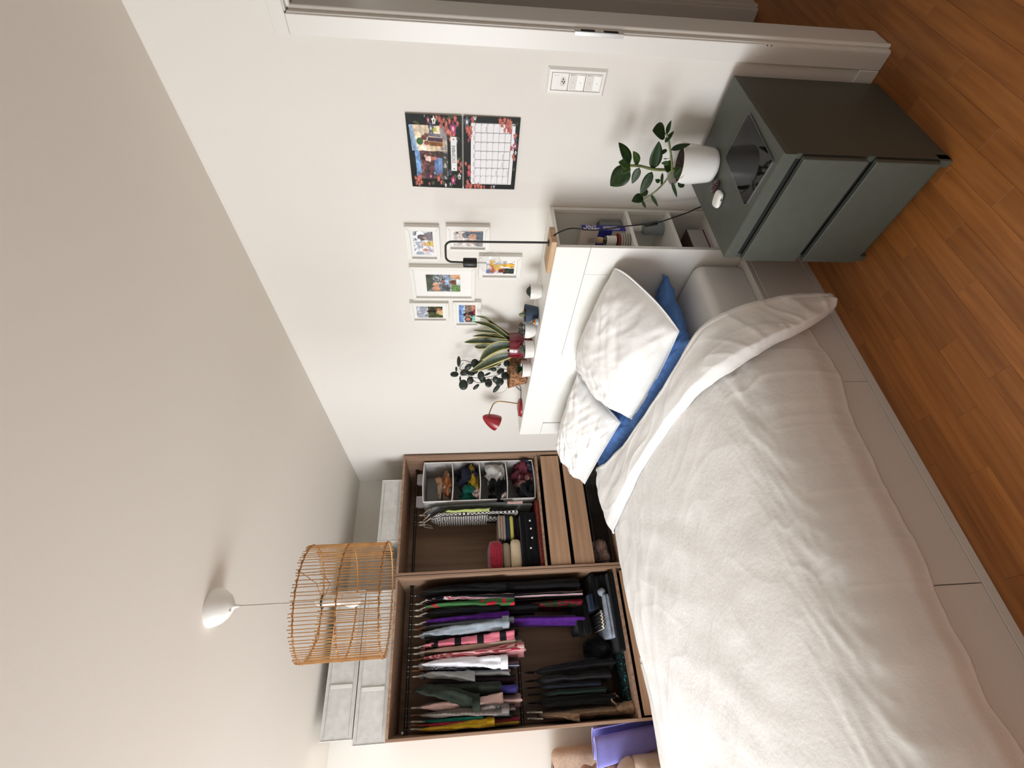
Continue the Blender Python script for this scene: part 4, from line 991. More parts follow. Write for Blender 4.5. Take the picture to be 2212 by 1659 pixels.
# ================================================================ ON TOP OF THE HEADBOARD
TZ = hh
# black lamp on its beech block
t = thing('table_lamp', (3.07, -.23, TZ), 'black bent-arm lamp with a big clear bulb on a beech block', 'lamp')
obj('wooden_base', MB().box(2.985, 3.155, -.272, -.175, TZ, TZ+.024, .0015), WOODB, t, smooth=False)
sx_, sy_ = 3.110, -.222
arm = [(sx_, sy_, TZ+.022), (sx_, sy_, 1.20), (sx_-.002, sy_, 1.35), (sx_-.003, sy_, 1.50), (sx_-.004, sy_, 1.548)]
for k in range(1, 9):
    a = pi/2*k/8; arm.append((sx_-.004-.028*(1-cos(a)), sy_, 1.548+.028*sin(a)))
arm += [(sx_-.06, sy_, 1.577), (sx_-.087, sy_, 1.577)]
for k in range(1, 9):
    a = pi/2*k/8; arm.append((sx_-.087-.028*sin(a), sy_, 1.549+.028*cos(a)))
arm += [(sx_-.116, sy_, 1.52), (sx_-.117, sy_, 1.500)]
obj('arm', MB().tube(arm, .0046, 10), BLK, t)
obj('flange', MB().lathe([(.014, 0), (.014, .003), (.006, .005), (.001, .005)], (sx_, sy_, TZ+.024), 20), BLK, t)
cxl = sx_-.117
soc = obj('lamp_socket', MB().lathe([(.001, 1.505), (.019, 1.503), (.0205, 1.500), (.0205, 1.447), (.019, 1.444), (.001, 1.444)], (cxl, sy_, 0), 28), BLK, t, angle=40)
bl = []
for k in range(0, 25):
    a = pi*k/24; bl.append((max(.0006, .0475*sin(a)), 1.385-.0475*cos(a)))
bl = [(r, z) for r, z in bl if z < 1.425]+[(.020, 1.432), (.0145, 1.440), (.0145, 1.447)]
bo_ = obj('light_bulb', MB().lathe(bl, (cxl, sy_, 0), 36, caps=False), GLASS, t, angle=90)
fl = MB().tube([(cxl, sy_, 1.445), (cxl, sy_, 1.405)], .004, 8)
for k in range(5):
    a = 2*pi*k/5; fl.tube([(cxl, sy_, 1.405), (cxl+.014*cos(a), sy_+.014*sin(a), 1.40), (cxl+.016*cos(a+.4), sy_+.016*sin(a+.4), 1.365)], .0006, 4)
obj('filament', fl, glassmat('stem_glass', (.7, .66, .6), .1, .2), bo_)
cord = catmull([(3.156, -.232, TZ+.012), (3.162, -.214, 1.10), (3.160, -.188, 1.045), (3.162, -.200, .951), (3.160, -.172, .836), (3.160, -.158, .760), (3.160, -.150, .726), (3.160, -.138, .665), (3.160, -.118, .617), (3.175, -.085, .52), (3.185, -.045, .42), (3.19, -.03, .20)], 60)
CO = obj('power_cord', MB().tube(cord, .0026, 8), BLK, t)
obj('inline_switch', MB().obox((3.160, -.148, .694), Vector((.007, 0, 0)), Vector((0, .009, 0)), Vector((0, -.009, .033)), .004), BLK, CO)

def pot_(name, cx_, cy_, r0_, r1_, h, m, label, group, soilz=.006, belly=0, cat='plant'):
    t = thing(name, (cx_, cy_, TZ), label, cat, group)
    pf = [(.001, 0), (r0_*.9, 0), (r0_, .003)]
    for q in range(1, 8):
        f = q/8; pf.append((r0_+(r1_-r0_)*f+belly*sin(pi*f), h*f))
    pf += [(r1_, h), (r1_-.003, h), (r1_-.004, h-soilz*1.5), (.001, h-soilz*1.5)]
    obj('pot', MB().lathe(pf, (cx_, cy_, TZ), 32), m, t, angle=50)
    obj('soil', MB().lathe([(.001, h-soilz+.001), (r1_-.0035, h-soilz)], (cx_, cy_, TZ), 24, caps=False), SOIL, t)
    return t
GRP = 'small potted plants along the headboard shelf'
# 1 round cactus in white cup
t = pot_('potted_cactus', 2.752, -.155, .030, .0385, .060, CER, 'round dark cactus in a white cup, nearest the bulb lamp', GRP, belly=.004)
cb = MB()
def cac(u, v):
    a = 2*pi*u; b_ = pi/2*v; r_ = .026*(1-.14*abs(sin(a*5)))
    return (2.752+r_*cos(b_)*cos(a), -.155+r_*cos(b_)*sin(a), TZ+.050+.028*sin(b_))
cb.grid(cac, 60, 12, closeu=True)
obj('cactus_body', cb, LEAFD, t, angle=180)
# 2 blue pot with small paddle cactus
t = pot_('potted_cactus', 2.592, -.155, .034, .048, .068, mat('navy_ribbed_ceramic', (44, 62, 84), .5, bump=.3, bscale=1, bstretch=(60, 60, 2), bdist=.002), 'small green cactus in a navy blue pot', GRP)
pc = MB(); pc.grid(lambda u, v: (2.580+.013*sin(pi*v)**.5*cos(2*pi*u), -.155+.010*sin(pi*v)**.5*sin(2*pi*u), TZ+.058+.042*v), 24, 12, closeu=True)
obj('cactus_body', pc, mat('pale_cactus', (104, 116, 78), .6, bump=.5, bscale=200), t, angle=180)
obj('dry_sprig', MB().tube([(2.607, -.155, TZ+.06), (2.612, -.158, TZ+.075), (2.605, -.16, TZ+.083)], [.004, .005, .002], 6).tube([(2.607, -.155, TZ+.06), (2.618, -.15, TZ+.078)], [.004, .002], 6), BRASS, t)
# 3 amber jar
t = thing('small_jar', (2.600, -.222, TZ), 'tiny amber jar with a blue label in front of the navy pot', 'jar')
AMB = mat('amber_glass', (190, 116, 40), .15, coat=.6)
obj('jar_body', MB().lathe([(.001, 0), (.014, 0), (.016, .002), (.016, .024), (.012, .028), (.001, .028)], (2.600, -.222, TZ), 24), AMB, t, angle=40)
obj('jar_label', MB().lathe([(.0163, .006), (.0163, .021)], (2.600, -.222, TZ), 24, caps=False), mat('blue_label', (150, 186, 204), .6), t)
obj('jar_lid', MB().lathe([(.0145, .027), (.0145, .034), (.001, .034)], (2.600, -.222, TZ), 24), BRASS, t, angle=40)
# 4 succulent in white pot
t = pot_('potted_succulent', 2.484, -.175, .030, .046, .062, CER, 'dark bushy succulent in a rounded white pot, right of the red planter', GRP, belly=.008)
random.seed(3)
for k in range(16):
    a = random.uniform(0, 6.28); r_ = random.uniform(.0, .03); hgt = random.uniform(.01, .034)
    b0 = Vector((2.484+r_*cos(a), -.175+r_*sin(a), TZ+.056)); b1 = b0+Vector((.006*cos(a), .006*sin(a), hgt))
    st_ = MB().tube([b0, b1], .0014, 5)
    for q in range(5):
        aa = q*1.26+k; st_.tube([b1, b1+Vector((.007*cos(aa), .007*sin(aa), .003))], [.0026, .0012], 5)
    obj('succulent_shoot', st_, LEAFD, t)
# 5 red planter with snake plant
t = SNP = pot_('snake_plant', 2.290, -.130, .050, .070, .130, REDC, 'snake plant with yellow-edged leaves in a dark red planter', None, belly=.012, soilz=.01)
m = bpy.data.materials.new('snake_plant_leaf'); m.use_nodes = True; nt = m.node_tree; b = nt.nodes['Principled BSDF']; b.inputs['Roughness'].default_value = .4
uv = nt.nodes.new('ShaderNodeUVMap'); sp_ = nt.nodes.new('ShaderNodeSeparateXYZ'); nt.links.new(uv.outputs[0], sp_.inputs[0])
mm = nt.nodes.new('ShaderNodeMath'); mm.operation = 'PINGPONG'; mm.inputs[1].default_value = .5; nt.links.new(sp_.outputs[0], mm.inputs[0])
cr = nt.nodes.new('ShaderNodeValToRGB'); cr.color_ramp.elements[0].position = .10; cr.color_ramp.elements[1].position = .14
cr.color_ramp.elements[0].color = L3((176, 164, 96))
wv = nt.nodes.new('ShaderNodeTexNoise'); mp = nt.nodes.new('ShaderNodeMapping'); mp.inputs['Scale'].default_value = (3, 30, 1); nt.links.new(uv.outputs[0], mp.inputs[0]); nt.links.new(mp.outputs[0], wv.inputs['Vector']); wv.inputs['Scale'].default_value = 1.5
c2_ = nt.nodes.new('ShaderNodeValToRGB'); c2_.color_ramp.elements[0].color = L3((26, 38, 20)); c2_.color_ramp.elements[1].color = L3((60, 76, 44)); c2_.color_ramp.elements[0].position = .4; c2_.color_ramp.elements[1].position = .6
nt.links.new(wv.outputs['Fac'], c2_.inputs[0])
mx = nt.nodes.new('ShaderNodeMix'); mx.data_type = 'RGBA'; nt.links.new(mm.outputs[0], cr.inputs[0])
cr.color_ramp.elements[0].color = (0, 0, 0, 1); cr.color_ramp.elements[1].color = (1, 1, 1, 1)
nt.links.new(cr.outputs[0], mx.inputs[0]); mx.inputs[6].default_value = L3((178, 166, 98)); nt.links.new(c2_.outputs[0], mx.inputs[7]); nt.links.new(mx.outputs[2], b.inputs['Base Color'])
SNK = m
def blade(pts, width, y0, y1, face, twist=.5):
    P = catmull([(x, y0+(y1-y0)*i/(len(pts)-1), z) for i, (x, z) in enumerate(pts)], 18); V = []; F = []; UV = []; m_ = 7
    for i, p in enumerate(P):
        f = i/17; a = P[max(0, i-1)]; c = P[min(17, i+1)]; d = (c-a).normalized()
        tw = Matrix.Rotation(twist*(f-.5), 3, d); n_ = tw@Vector(face); s_ = d.cross(n_).normalized(); n2 = s_.cross(d)
        wd = width*.5*(.55+.45*sin(pi*min(1, f*1.6)*.5))*(1-f**3.2)**.8 if f < 1 else .0005
        for j in range(m_):
            g = j/(m_-1)*2-1; V.append(p+s_*wd*g+n2*(.30*wd*g*g)); UV.append((j/(m_-1), f))
    for i in range(17):
        for j in range(m_-1): F.append((i*m_+j, i*m_+j+1, (i+1)*m_+j+1, (i+1)*m_+j))
    mb = MB().add(V, F); mb.uv = UV; return mb
SN = [([(2.330, 1.225), (2.406, 1.324), (2.458, 1.378), (2.462, 1.439)], 0.022, -.10, -.06, (.3, -.9, 0)), ([(2.315, 1.225), (2.400, 1.315), (2.434, 1.371), (2.448, 1.449)], 0.032, -.12, -.09, (.8, -.6, 0)), ([(2.330, 1.22), (2.364, 1.322), (2.364, 1.448)], 0.034, -.10, -.08, (.5, -.9, .1)), ([(2.315, 1.22), (2.339, 1.347), (2.347, 1.411)], 0.028, -.09, -.07, (.2, -.9, 0)), ([(2.30, 1.22), (2.322, 1.373), (2.311, 1.453)], 0.02, -.09, -.08, (.9, -.4, 0)), ([(2.268, 1.22), (2.273, 1.385), (2.242, 1.501)], 0.045, -.09, -.07, (.6, -.8, 0)), ([(2.320, 1.215), (2.325, 1.30), (2.290, 1.36), (2.21, 1.413)], 0.068, -.15, -.18, (.65, -.75, .15)), ([(2.25, 1.215), (2.215, 1.32), (2.095, 1.468)], 0.062, -.16, -.18, (.6, -.8, .1)), ([(2.24, 1.215), (2.165, 1.29), (2.128, 1.33), (2.065, 1.422)], 0.045, -.14, -.15, (.8, -.5, .3)), ([(2.265, 1.22), (2.235, 1.397), (2.225, 1.441)], 0.036, -.10, -.09, (.5, -.8, 0))]
for (p, wdt, ya, yb, fc) in SN: obj('leaf', blade([(x, z) for x, z in p], wdt, ya, yb, fc), SNK, SNP, angle=180, solid=.0016)
# 6 pale succulent with a thin stalk
t = pot_('potted_succulent', 2.362, -.215, .047, .050, .053, CER, 'pale rosette succulent in a straight white pot before the red planter', GRP)
PALE = mat('pale_sage_leaf', (120, 136, 118), .5)
for k in range(14):
    a = k*2.4; r_ = .042-.0018*k; b0 = Vector((2.362, -.215, TZ+.050+k*.0008)); tp = b0+Vector((cos(a)*r_, sin(a)*r_, .006+.0012*k))
    obj('leaf', leaf_mb(b0, tp, .020, bend=.3, nrm=Vector((0, 0, 1))), PALE, t, angle=180, solid=.0015)
stk = [(2.362, -.215, TZ+.05), (2.360, -.218, TZ+.085), (2.364, -.220, TZ+.108)]
obj('flower_stalk', MB().tube(stk, .0012, 6), PALE, t)
for k in range(6):
    a = k*1.05; b0 = Vector(stk[1 if k < 3 else 2]); obj('leaf', leaf_mb(b0, b0+Vector((cos(a)*.014, sin(a)*.014, .003)), .005, nrm=Vector((0, 0, 1))), PALE, t, angle=180, solid=.0008)
# 7 spiky aloe
t = pot_('potted_aloe', 2.184, -.222, .045, .050, .051, CER, 'spiky dark haworthia in a straight white pot before the woven basket', GRP)
random.seed(9)
for k in range(15):
    a = k*2.4; el = .5+.05*k; L_ = .055-.001*k; b0 = Vector((2.184, -.222, TZ+.048)); tp = b0+Vector((cos(a)*cos(el)*L_, sin(a)*cos(el)*L_, sin(el)*L_))
    obj('leaf', MB().tube([b0, b0.lerp(tp, .5)+Vector((0, 0, .004)), tp], [.0055, .0042, .0005], 6), LEAF, t)
# 8 woven basket with coin-leaved plant
t = ZZP = thing('basket_plant', (2.015, -.130, TZ), 'leafy plant with round dark leaves in a woven basket', 'plant')
bp_ = MB(); bcx, bcy = 2.018, -.125
def bsk(u, v):
    a = 2*pi*u; e = 1+.0; r_ = .078+.030*v+.0022*sin(a*26+ (pi if int(v*9.99) % 2 else 0)); return (bcx+r_*cos(a)*1.02, bcy+r_*sin(a)*.92, TZ+.108*v)
bp_.grid(bsk, 156, 11, closeu=True)
obj('woven_basket', bp_, BASK, t, angle=180, solid=.004)
obj('basket_rim', MB().tube([(bcx+.109*cos(a)*1.02, bcy+.109*sin(a)*.92, TZ+.108) for a in [2*pi*k/40 for k in range(41)]], .004, 6, caps=False), BASK, t)
obj('soil', MB().lathe([(.001, .092), (.098, .088)], (bcx, bcy, TZ), 32, caps=False), SOIL, t)
stems = [[(1.99, 1.205), (1.957, 1.272), (1.947, 1.329), (1.926, 1.388), (1.938, 1.437), (1.986, 1.455), (2.023, 1.479), (2.023, 1.531)],
 [(2.01, 1.205), (1.936, 1.328), (1.933, 1.436), (1.971, 1.508), (1.934, 1.529)], [(2.035, 1.205), (2.061, 1.304), (2.062, 1.363), (2.112, 1.439), (2.142, 1.501), (2.127, 1.527)],
 [(1.938, 1.437), (1.906, 1.478), (1.879, 1.5)], [(2.023, 1.479), (2.064, 1.525), (2.098, 1.527), (2.132, 1.507)], [(1.947, 1.329), (1.90, 1.335), (1.88, 1.345)]]
random.seed(14)
for s_ in stems:
    yy = random.uniform(-.15, -.09); obj('stem', MB().tube(catmull([(x, yy+random.uniform(-.006, .006), z) for x, z in s_], 24), .0019, 6), STEMD, t)
ZL = [(2.131,1.439,0.022,0.022,0),(2.088,1.479,0.024,0.013,40),(2.118,1.535,0.011,0.026,0),(2.064,1.551,0.006,0.013,0),(2.019,1.563,0.023,0.014,0),(2.023,1.502,0.026,0.016,20),(2.027,1.461,0.023,0.013,0),(2.017,1.435,0.016,0.013,0),(1.868,1.509,0.027,0.027,0),(1.923,1.529,0.006,0.013,0),(1.938,1.466,0.019,0.019,0),(1.878,1.428,0.024,0.009,40),(1.959,1.398,0.021,0.024,0),(1.882,1.384,0.019,0.017,0),(1.876,1.347,0.022,0.023,0),(1.836,1.293,0.033,0.011,50),(1.897,1.278,0.027,0.021,15),(1.963,1.308,0.018,0.017,0),(2.026,1.32,0.017,0.010,0),(2.025,1.279,0.023,0.014,20),(1.993,1.25,0.022,0.020,0),(2.065,1.24,0.020,0.017,0),(1.974,1.357,0.020,0.006,25),(2.075,1.40,.02,.018,0),(2.055,1.345,.022,.018,10),(2.10,1.30,.02,.017,30)]
vdir = Vector((.82, -.56, .12)).normalized(); hdir = Vector((.56, .82, 0)).normalized(); udir = vdir.cross(hdir)
for (x, z, rz_, rx_, ang) in ZL:
    # first radius runs vertically, second sideways as seen from the room
    c = Vector((x, -.12+random.uniform(-.03, .03), z)); a = math.radians(ang)
    e1 = Vector((0, 0, 1))*cos(a)-hdir*sin(a); e2 = hdir*cos(a)+Vector((0, 0, 1))*sin(a)
    e1 = (e1+vdir*random.uniform(-.3, .3)); e2 = (e2+vdir*random.uniform(-.3, .3))
    mb = MB(); V = [c+vdir*.002]; n_ = 18
    for ring_ in (.5, 1.0):
        for k in range(n_):
            th_ = 2*pi*k/n_; V.append(c+e1*(rz_*1.08*ring_*cos(th_))+e2*(rx_*1.25*ring_*sin(th_))-vdir*(.003*ring_**2))
    F = [(0, 1+k, 1+(k+1) % n_) for k in range(n_)]+[(1+k, 1+n_+k, 1+n_+(k+1) % n_, 1+(k+1) % n_) for k in range(n_)]
    obj('leaf', mb.add(V, F), LEAFD, t, angle=180, solid=.0008)
# 9 red gooseneck lamp
t = RL = thing('desk_lamp', (1.655, -.185, TZ), 'small dark red lamp with brass gooseneck at the far end of the headboard', 'lamp')
obj('lamp_base', MB().lathe([(.001, 0), (.060, 0), (.064, .003), (.064, .010), (.058, .018), (.040, .025), (.012, .030), (.001, .030)], (1.667, -.180, TZ), 40), REDL, t, angle=50)
goose = catmull([(1.722, -.185, TZ+.02), (1.742, -.185, 1.200), (1.757, -.185, 1.262), (1.752, -.185, 1.292), (1.728, -.187, 1.312), (1.690, -.19, 1.322), (1.625, -.19, 1.333), (1.575, -.19, 1.335)], 40)
obj('gooseneck', MB().tube(goose, .0038, 8), BRASS, t)
ax_ = Vector((-.064, -.03, -.114)).normalized(); apx = Vector((1.562, -.185, 1.376))
sh = [(.001, -.002), (.008, .001), (.020, .012), (.034, .035), (.045, .062), (.053, .090), (.056, .112), (.0565, .118), (.0545, .118), (.052, .108), (.040, .06), (.02, .02), (.001, .01)]
obj('lamp_shade', MB().lathe(sh, apx, 40, ax_), REDL, t, angle=50)
obj('toggle_switch', MB().lathe([(.003, 0), (.003, .008), (.001, .009)], (1.64, -.225, TZ+.018), 10), REDL, t)
obj('power_cord', MB().tube(catmull([(1.727, -.165, TZ+.008), (1.79, -.11, TZ+.010), (1.83, -.09, TZ+.03), (1.81, -.08, TZ+.045), (1.77, -.08, TZ+.035), (1.74, -.09, TZ+.006)], 40), .0026, 6), BLK, t)
obj('aerial_tendril', MB().tube(catmull([(1.957, -.12, 1.266), (1.907, -.12, 1.238), (1.845, -.12, 1.222), (1.788, -.12, 1.234), (1.765, -.12, 1.257), (1.76, -.12, 1.286), (1.748, -.12, 1.301)], 30), .0008, 5), STEMD, ZZP)

# ================================================================ IN THE HEADBOARD COMPARTMENTS
t = thing('paperback_book', (3.025, -.0925, .778), 'blue and white paperback standing spine outwards in the top headboard compartment', 'book')
by0, by1, bx0, bx1, bz0, bz1 = -.112, -.076, 2.955, 3.090, .7785, .978
BKW = mat('book_cover_white', (222, 208, 196), .6); BKB = mat('book_cover_blue', (36, 40, 140), .5)
obj('page_block', MB().box(bx0, bx1-.003, by0+.001, by1-.001, bz0+.002, bz1-.002, .0003), mat('paper_pages', (220, 206, 184), .9), t, smooth=False)
cv = MB().box(bx0-.001, bx1, by0, by0+.0008, bz0, bz1, 0).box(bx0-.001, bx1, by1-.0008, by1, bz0, bz1, 0)
obj('cover', cv, BKW, t, smooth=False)
obj('spine', MB().box(bx1-.001, bx1+.0004, by0, by1, bz0, bz1, .0003), BKB, t, smooth=False)
obj('cover_panel', MB().box(bx0, bx1, by0-.0004, by0, .840, .902, 0), BKB, t, smooth=False)
SPN = Matrix(((0, 0, 1), (0, 1, 0), (0, 0, 1)))
def rotm(xa, ya):
    xa, ya = Vector(xa), Vector(ya); za = xa.cross(ya); return Matrix((xa, ya, za)).transposed().to_quaternion()
q = rotm((0, 0, -1), (0, 1, 0))
WI = mat('printed_white', (226, 222, 216), .6)
sq = obj('title_lettering', MB().box(bx1+.0004, bx1+.0006, -.0945, -.0935, .970, .9705, 0), WI, t, smooth=False)
text_mesh('author_lettering', 'SALLY', .0185, (bx1+.0008, -.0858, .934), q, WI, sq, sx=1.0, bold=.0006, spacing=.95)
text_mesh('author_lettering', 'ROONEY', .0185, (bx1+.0008, -.1022, .934), q, WI, sq, sx=1.0, bold=.0006, spacing=.95)
text_mesh('title_words', 'INTERMEZZO', .030, (bx1+.0008, -.094, .842), q, WI, sq, sx=.42, bold=.0003, spacing=.95)
q2 = rotm((0, 0, -1), (1, 0, 0))
lnm = MB()
for zz in (.925, .812):
    for k in range(4): lnm.box(bx1-.045-.007*k, bx1-.0435-.007*k, by0-.0006, by0-.0004, zz-.016, zz+.016, 0)
obj('blurb_lines', lnm, INK, t, smooth=False)
obj('barcode', MB().box(bx1-.034, bx1-.012, by0-.0006, by0-.0004, .784, .786, 0).box(bx1-.034, bx1-.012, by0-.0006, by0-.0004, .788, .789, 0).box(bx1-.034, bx1-.012, by0-.0006, by0-.0004, .791, .794, 0).box(bx1-.034, bx1-.012, by0-.0006, by0-.0004, .796, .797, 0), INK, t, smooth=False)
GT = mat('grey_plastic', (112, 114, 116), .45)
t = thing('toiletry_bottle', (3.045, -.045, .778), 'grey rounded plastic bottle behind the paperback in the headboard', 'bottle')
gb = MB(); slab(gb, 3.010, 3.085, -.068, -.018, .778, .888, .012); obj('bottle_body', gb, GT, t)
t = thing('medicine_tube', (3.06, -.062, .905), None, None)
bpy.data.objects.remove(t)
def bottle(name, lab, c, prof, m, capprof=None, capm=None, seg=28, band=None, cat='bottle'):
    t = thing(name, c, lab, cat); o_ = obj('bottle_body', MB().lathe(prof, c, seg), m, t, angle=45)
    if capprof: obj('cap', MB().lathe(capprof, c, seg), capm, t, angle=45)
    if band: obj('paper_label', MB().lathe(band[0], c, seg, caps=False), band[1], t)
    return t
bottle('glass_bottle', 'clear pale blue bottle with a white cap in the middle headboard compartment', (3.058, -.050, .5835), [(.001, 0), (.027, 0), (.030, .004), (.030, .080), (.026, .092), (.014, .100), (.014, .108), (.001, .108)], mat('pale_blue_bottle', (176, 190, 194), .15, trans=.5, coat=.3), [(.001, .104), (.0155, .104), (.0155, .150), (.001, .150)], PLW)
bottle('candle_jar', 'small striped candle jar at the front of the top headboard compartment', (3.088, -.180, .7785), [(.001, 0), (.034, 0), (.037, .004), (.037, .040), (.035, .044), (.001, .044)], patmat('ribbed_grey_glass', 'stripes', (172, 170, 162), (122, 120, 112), 30, thr=.5, rough=.3, axis='Z'), [(.001, .044), (.034, .044), (.034, .054), (.001, .054)], mat('brick_red_wax', (126, 40, 28), .5), cat='jar')
bottle('oil_bottle', 'little dark bottle with wooden stopper standing on the candle jar', (3.090, -.176, .8325), [(.001, 0), (.019, 0), (.020, .003), (.020, .055), (.012, .062), (.012, .070), (.001, .070)], mat('dark_glass', (28, 22, 20), .15, coat=.5), [(.001, .066), (.013, .066), (.014, .088), (.001, .090)], WOODB, band=([(.0204, .006), (.0204, .050)], PLW))
t = thing('flat_box', (3.02, -.14, .388), 'white box with a dark red stripe in the lowest visible headboard compartment', 'box')
obj('box_body', MB().box(2.90, 3.082, -.205, -.080, .3885, .486, .002), mat('box_card', (196, 192, 188), .6), t, smooth=False)
obj('box_stripe', MB().box(2.8995, 3.0825, -.2055, -.0795, .403, .410, 0), mat('wine_red_stripe', (122, 44, 74), .6), t, smooth=False)
obj('box_edge', MB().box(2.8993, 3.0828, -.2057, -.0793, .4835, .4875, .0005), mat('brown_card_edge', (78, 60, 52), .7), t, smooth=False)
# flex lying loose under the pillows at the back of the mattress
# ================================================================ CLOTHES
def cloth(name, rgb, rough=.9, rgb2=None, sheen=.1): return mat(name, rgb, rough, rgb2=rgb2, vscale=(25, 25, 25), bump=.5, bscale=90, bdist=.0015, sheen=sheen, spec=.1)
HW = mat('white_hanger_plastic', (214, 210, 198), .5); HB_ = mat('brown_wood_hanger', (140, 96, 58), .5); HK = mat('hanger_hook_metal', (150, 146, 140), .3, metal=.9)
def hanger(y, lab, group, m=HW, zr=1.937, xc=.30, x0=.10, x1=.50, drop=.145, neck=.055, tilt=0):
    t = thing('coat_hanger', (xc, y, zr-drop), lab, 'hanger', group)
    z = zr-.035
    hk = [(xc+.0, y, zr+.016)]+[(xc+.016*sin(a), y, zr+.0+.016*cos(a)) for a in [pi*k/8*1.15 for k in range(1, 9)]]
    hk = [(xc+.016*cos(a), y, zr+.0165*sin(a)) for a in [pi*.95-k*pi*1.35/12 for k in range(13)]]
    hk.append((xc+.002, y, zr-.022)); hk.append((xc, y, z))
    obj('hook', MB().tube(hk, .0014, 6), HK, t)
    nk = MB().box(xc-.012, xc+.012, y-.005, y+.005, z-neck, z, .002)
    obj('neck', nk, m, t, smooth=False)
    arms = MB().tube([(x0, y, zr-drop), (xc-.06, y, z-neck*.8), (xc, y, z-neck*.6), (xc+.06, y, z-neck*.8), (x1, y, zr-drop)], .005, 6)
    obj('shoulders', arms, m, t)
    return t
def garment(name, lab, y, zt, zb, m, x0=.10, x1=.50, th=.020, th2=None, lean=0, sleeve=None, group='clothes hanging on the upper rail', cat='shirt', seed=0, slope=.045, folds=5, cuff=None, parts=None, collar=False, waves=.35, xt=None):
    """a garment hanging side-on: elliptical tube with shoulder slope and vertical folds; sleeve hangs at the room side"""
    th2 = th2 or th*1.5; xc = (x0+x1)/2; A = (x1-x0)/2
    def fn(u, v):
        a = 2*pi*u
        top = min(1, v*(zt-zb)/slope/1.6)
        Aw = A*(.16+.84*top**.75) if v*(zt-zb) < slope*1.6 else A*(1+.03*N(v*6, seed, 1))
        B = (th*.45+(th*.55)*top)+(th2-th)*v
        f = 1+waves*sin(folds*a+seed+2*v)*min(1, v*3)+.25*N(cos(a)*2+seed, sin(a)*2, v*5)
        z = zt-(zt-zb)*v
        yy = y+lean*v+.006*N(v*5, seed, 3)
        return (xc+Aw*cos(a)+.010*N(v*4, seed+5, u*6), yy+B*f*sin(a), z+(.006*sin(5*a+seed) if v > .98 else 0))
    mb = MB().grid(fn, 40, 30, closeu=True)
    # hem and neck closed inside
    n = len(mb.v); mb.f.append(tuple(range(40)))
    o = obj(name, mb, m, None, label=lab, cat=cat, group=group, angle=180)
    if sleeve:
        zs, w_, tk, dy = sleeve[:4]; ms_ = sleeve[4] if len(sleeve) > 4 else m; sx0 = x1-.035
        L_ = zt-.02-zs
        def sf(u, v):
            a = 2*pi*u; e = min(1, .25+v*5); ww = w_*(.75+.25*v)*e; tt = tk*(.55+.6*v)*e
            f = 1+.20*sin(3*a+seed*2+v*5)+.30*N(cos(a)*1.5, sin(a)*1.5+seed, v*7)+.12*N(v*22, seed, a)
            return (sx0+.035*sm(v, 0, .35)+ww*cos(a)*f, y+dy*v*v*1.0+dy*.2*v+tt*f*sin(a), zt-.02-L_*v)
        sb = MB().grid(sf, 28, 36, closeu=True); sb.f.append(tuple(range(28))); k0 = 35*28; sb.f.append(tuple(k0+i for i in range(28)))
        obj('sleeve', sb, ms_, o, angle=180)
        if cuff:
            def cf(u, v):
                a = 2*pi*u; ww = w_*1.04; tt = tk*1.2
                return (sx0+.035+ww*cos(a)*1.05, y+dy*1.2+tt*1.1*sin(a), zs+.05*(1-v)+.002)
            cb_ = MB().grid(cf, 24, 4, closeu=True); obj('cuff', cb_, cuff, o, angle=180)
    if collar:
        def cl(u, v):
            a = 2*pi*u; return (.30+.055*cos(a)*(1+.3*v), y+.016*sin(a)*(1+.5*v), zt+.012-.035*v)
        obj('collar', MB().grid(cl, 20, 4, closeu=True), m, o, angle=180, solid=.002)
    return o
BLKC = cloth('black_cloth', (17, 17, 19)); BLK2 = cloth('faded_black_cloth', (30, 31, 35), rgb2=(20, 20, 23))
STRP = patmat('black_streaked_print', 'stripes', (18, 16, 22), (196, 186, 186), 6, c3=(160, 84, 96), thr=.84, axis='X')
FLOR = patmat('green_red_floral', 'blobs', (62, 108, 62), (196, 40, 62), 14, thr=.56)
FLORD = patmat('green_red_floral_skirt', 'blobs', (38, 52, 34), (112, 26, 36), 20, thr=.5)
PURP = cloth('purple_cloth', (86, 36, 128), rgb2=(70, 26, 110))
DENL = cloth('pale_blue_grey_cloth', (150, 160, 168), rgb2=(132, 142, 152)); DENL2 = cloth('dark_grey_cloth', (96, 104, 108))  # second cloth is the cardigan's own darker grey
PINKB = patmat('pink_black_zigzag_knit', 'blobs', (30, 22, 28), (206, 116, 134), 9, c3=(224, 184, 150), thr=.46)
PINKZ = patmat('pink_knit_bands', 'stripes', (208, 116, 134), (28, 22, 26), 1.9, thr=.80, axis='Z', c3=(24, 20, 24))
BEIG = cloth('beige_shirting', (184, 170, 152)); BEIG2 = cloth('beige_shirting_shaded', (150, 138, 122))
REDW = patmat('red_white_stripe', 'stripes', (206, 170, 166), (162, 48, 68), 22, thr=.5, axis='X')
DOTW = patmat('white_speckled_cotton', 'dots', (120, 120, 136), (222, 222, 230), 42, thr=.10)
NVST = patmat('navy_white_stripe', 'stripes', (36, 40, 56), (168, 172, 184), 20, thr=.6, axis='X')
GREY = cloth('mid_grey_cloth', (134, 136, 134)); OLV = cloth('dark_green_cloth', (42, 48, 40), rgb2=(32, 38, 32))
BLPU = cloth('blue_violet_cloth', (64, 60, 128)); DPUR = cloth('dark_plum_cloth', (48, 30, 42))
ROSE = cloth('pale_rose_cloth', (204, 172, 166)); CHEK = patmat('grey_brown_windowpane', 'grid', (96, 88, 84), (128, 118, 112), 38, thr=.5)
TEAL = cloth('teal_green_cloth', (22, 96, 80)); MAGE = cloth('raspberry_cloth', (154, 40, 62)); YELL = cloth('mustard_yellow_cloth', (198, 164, 44), rgb2=(176, 140, 34))
G1 = 'clothes on the upper rail of the left wardrobe unit'
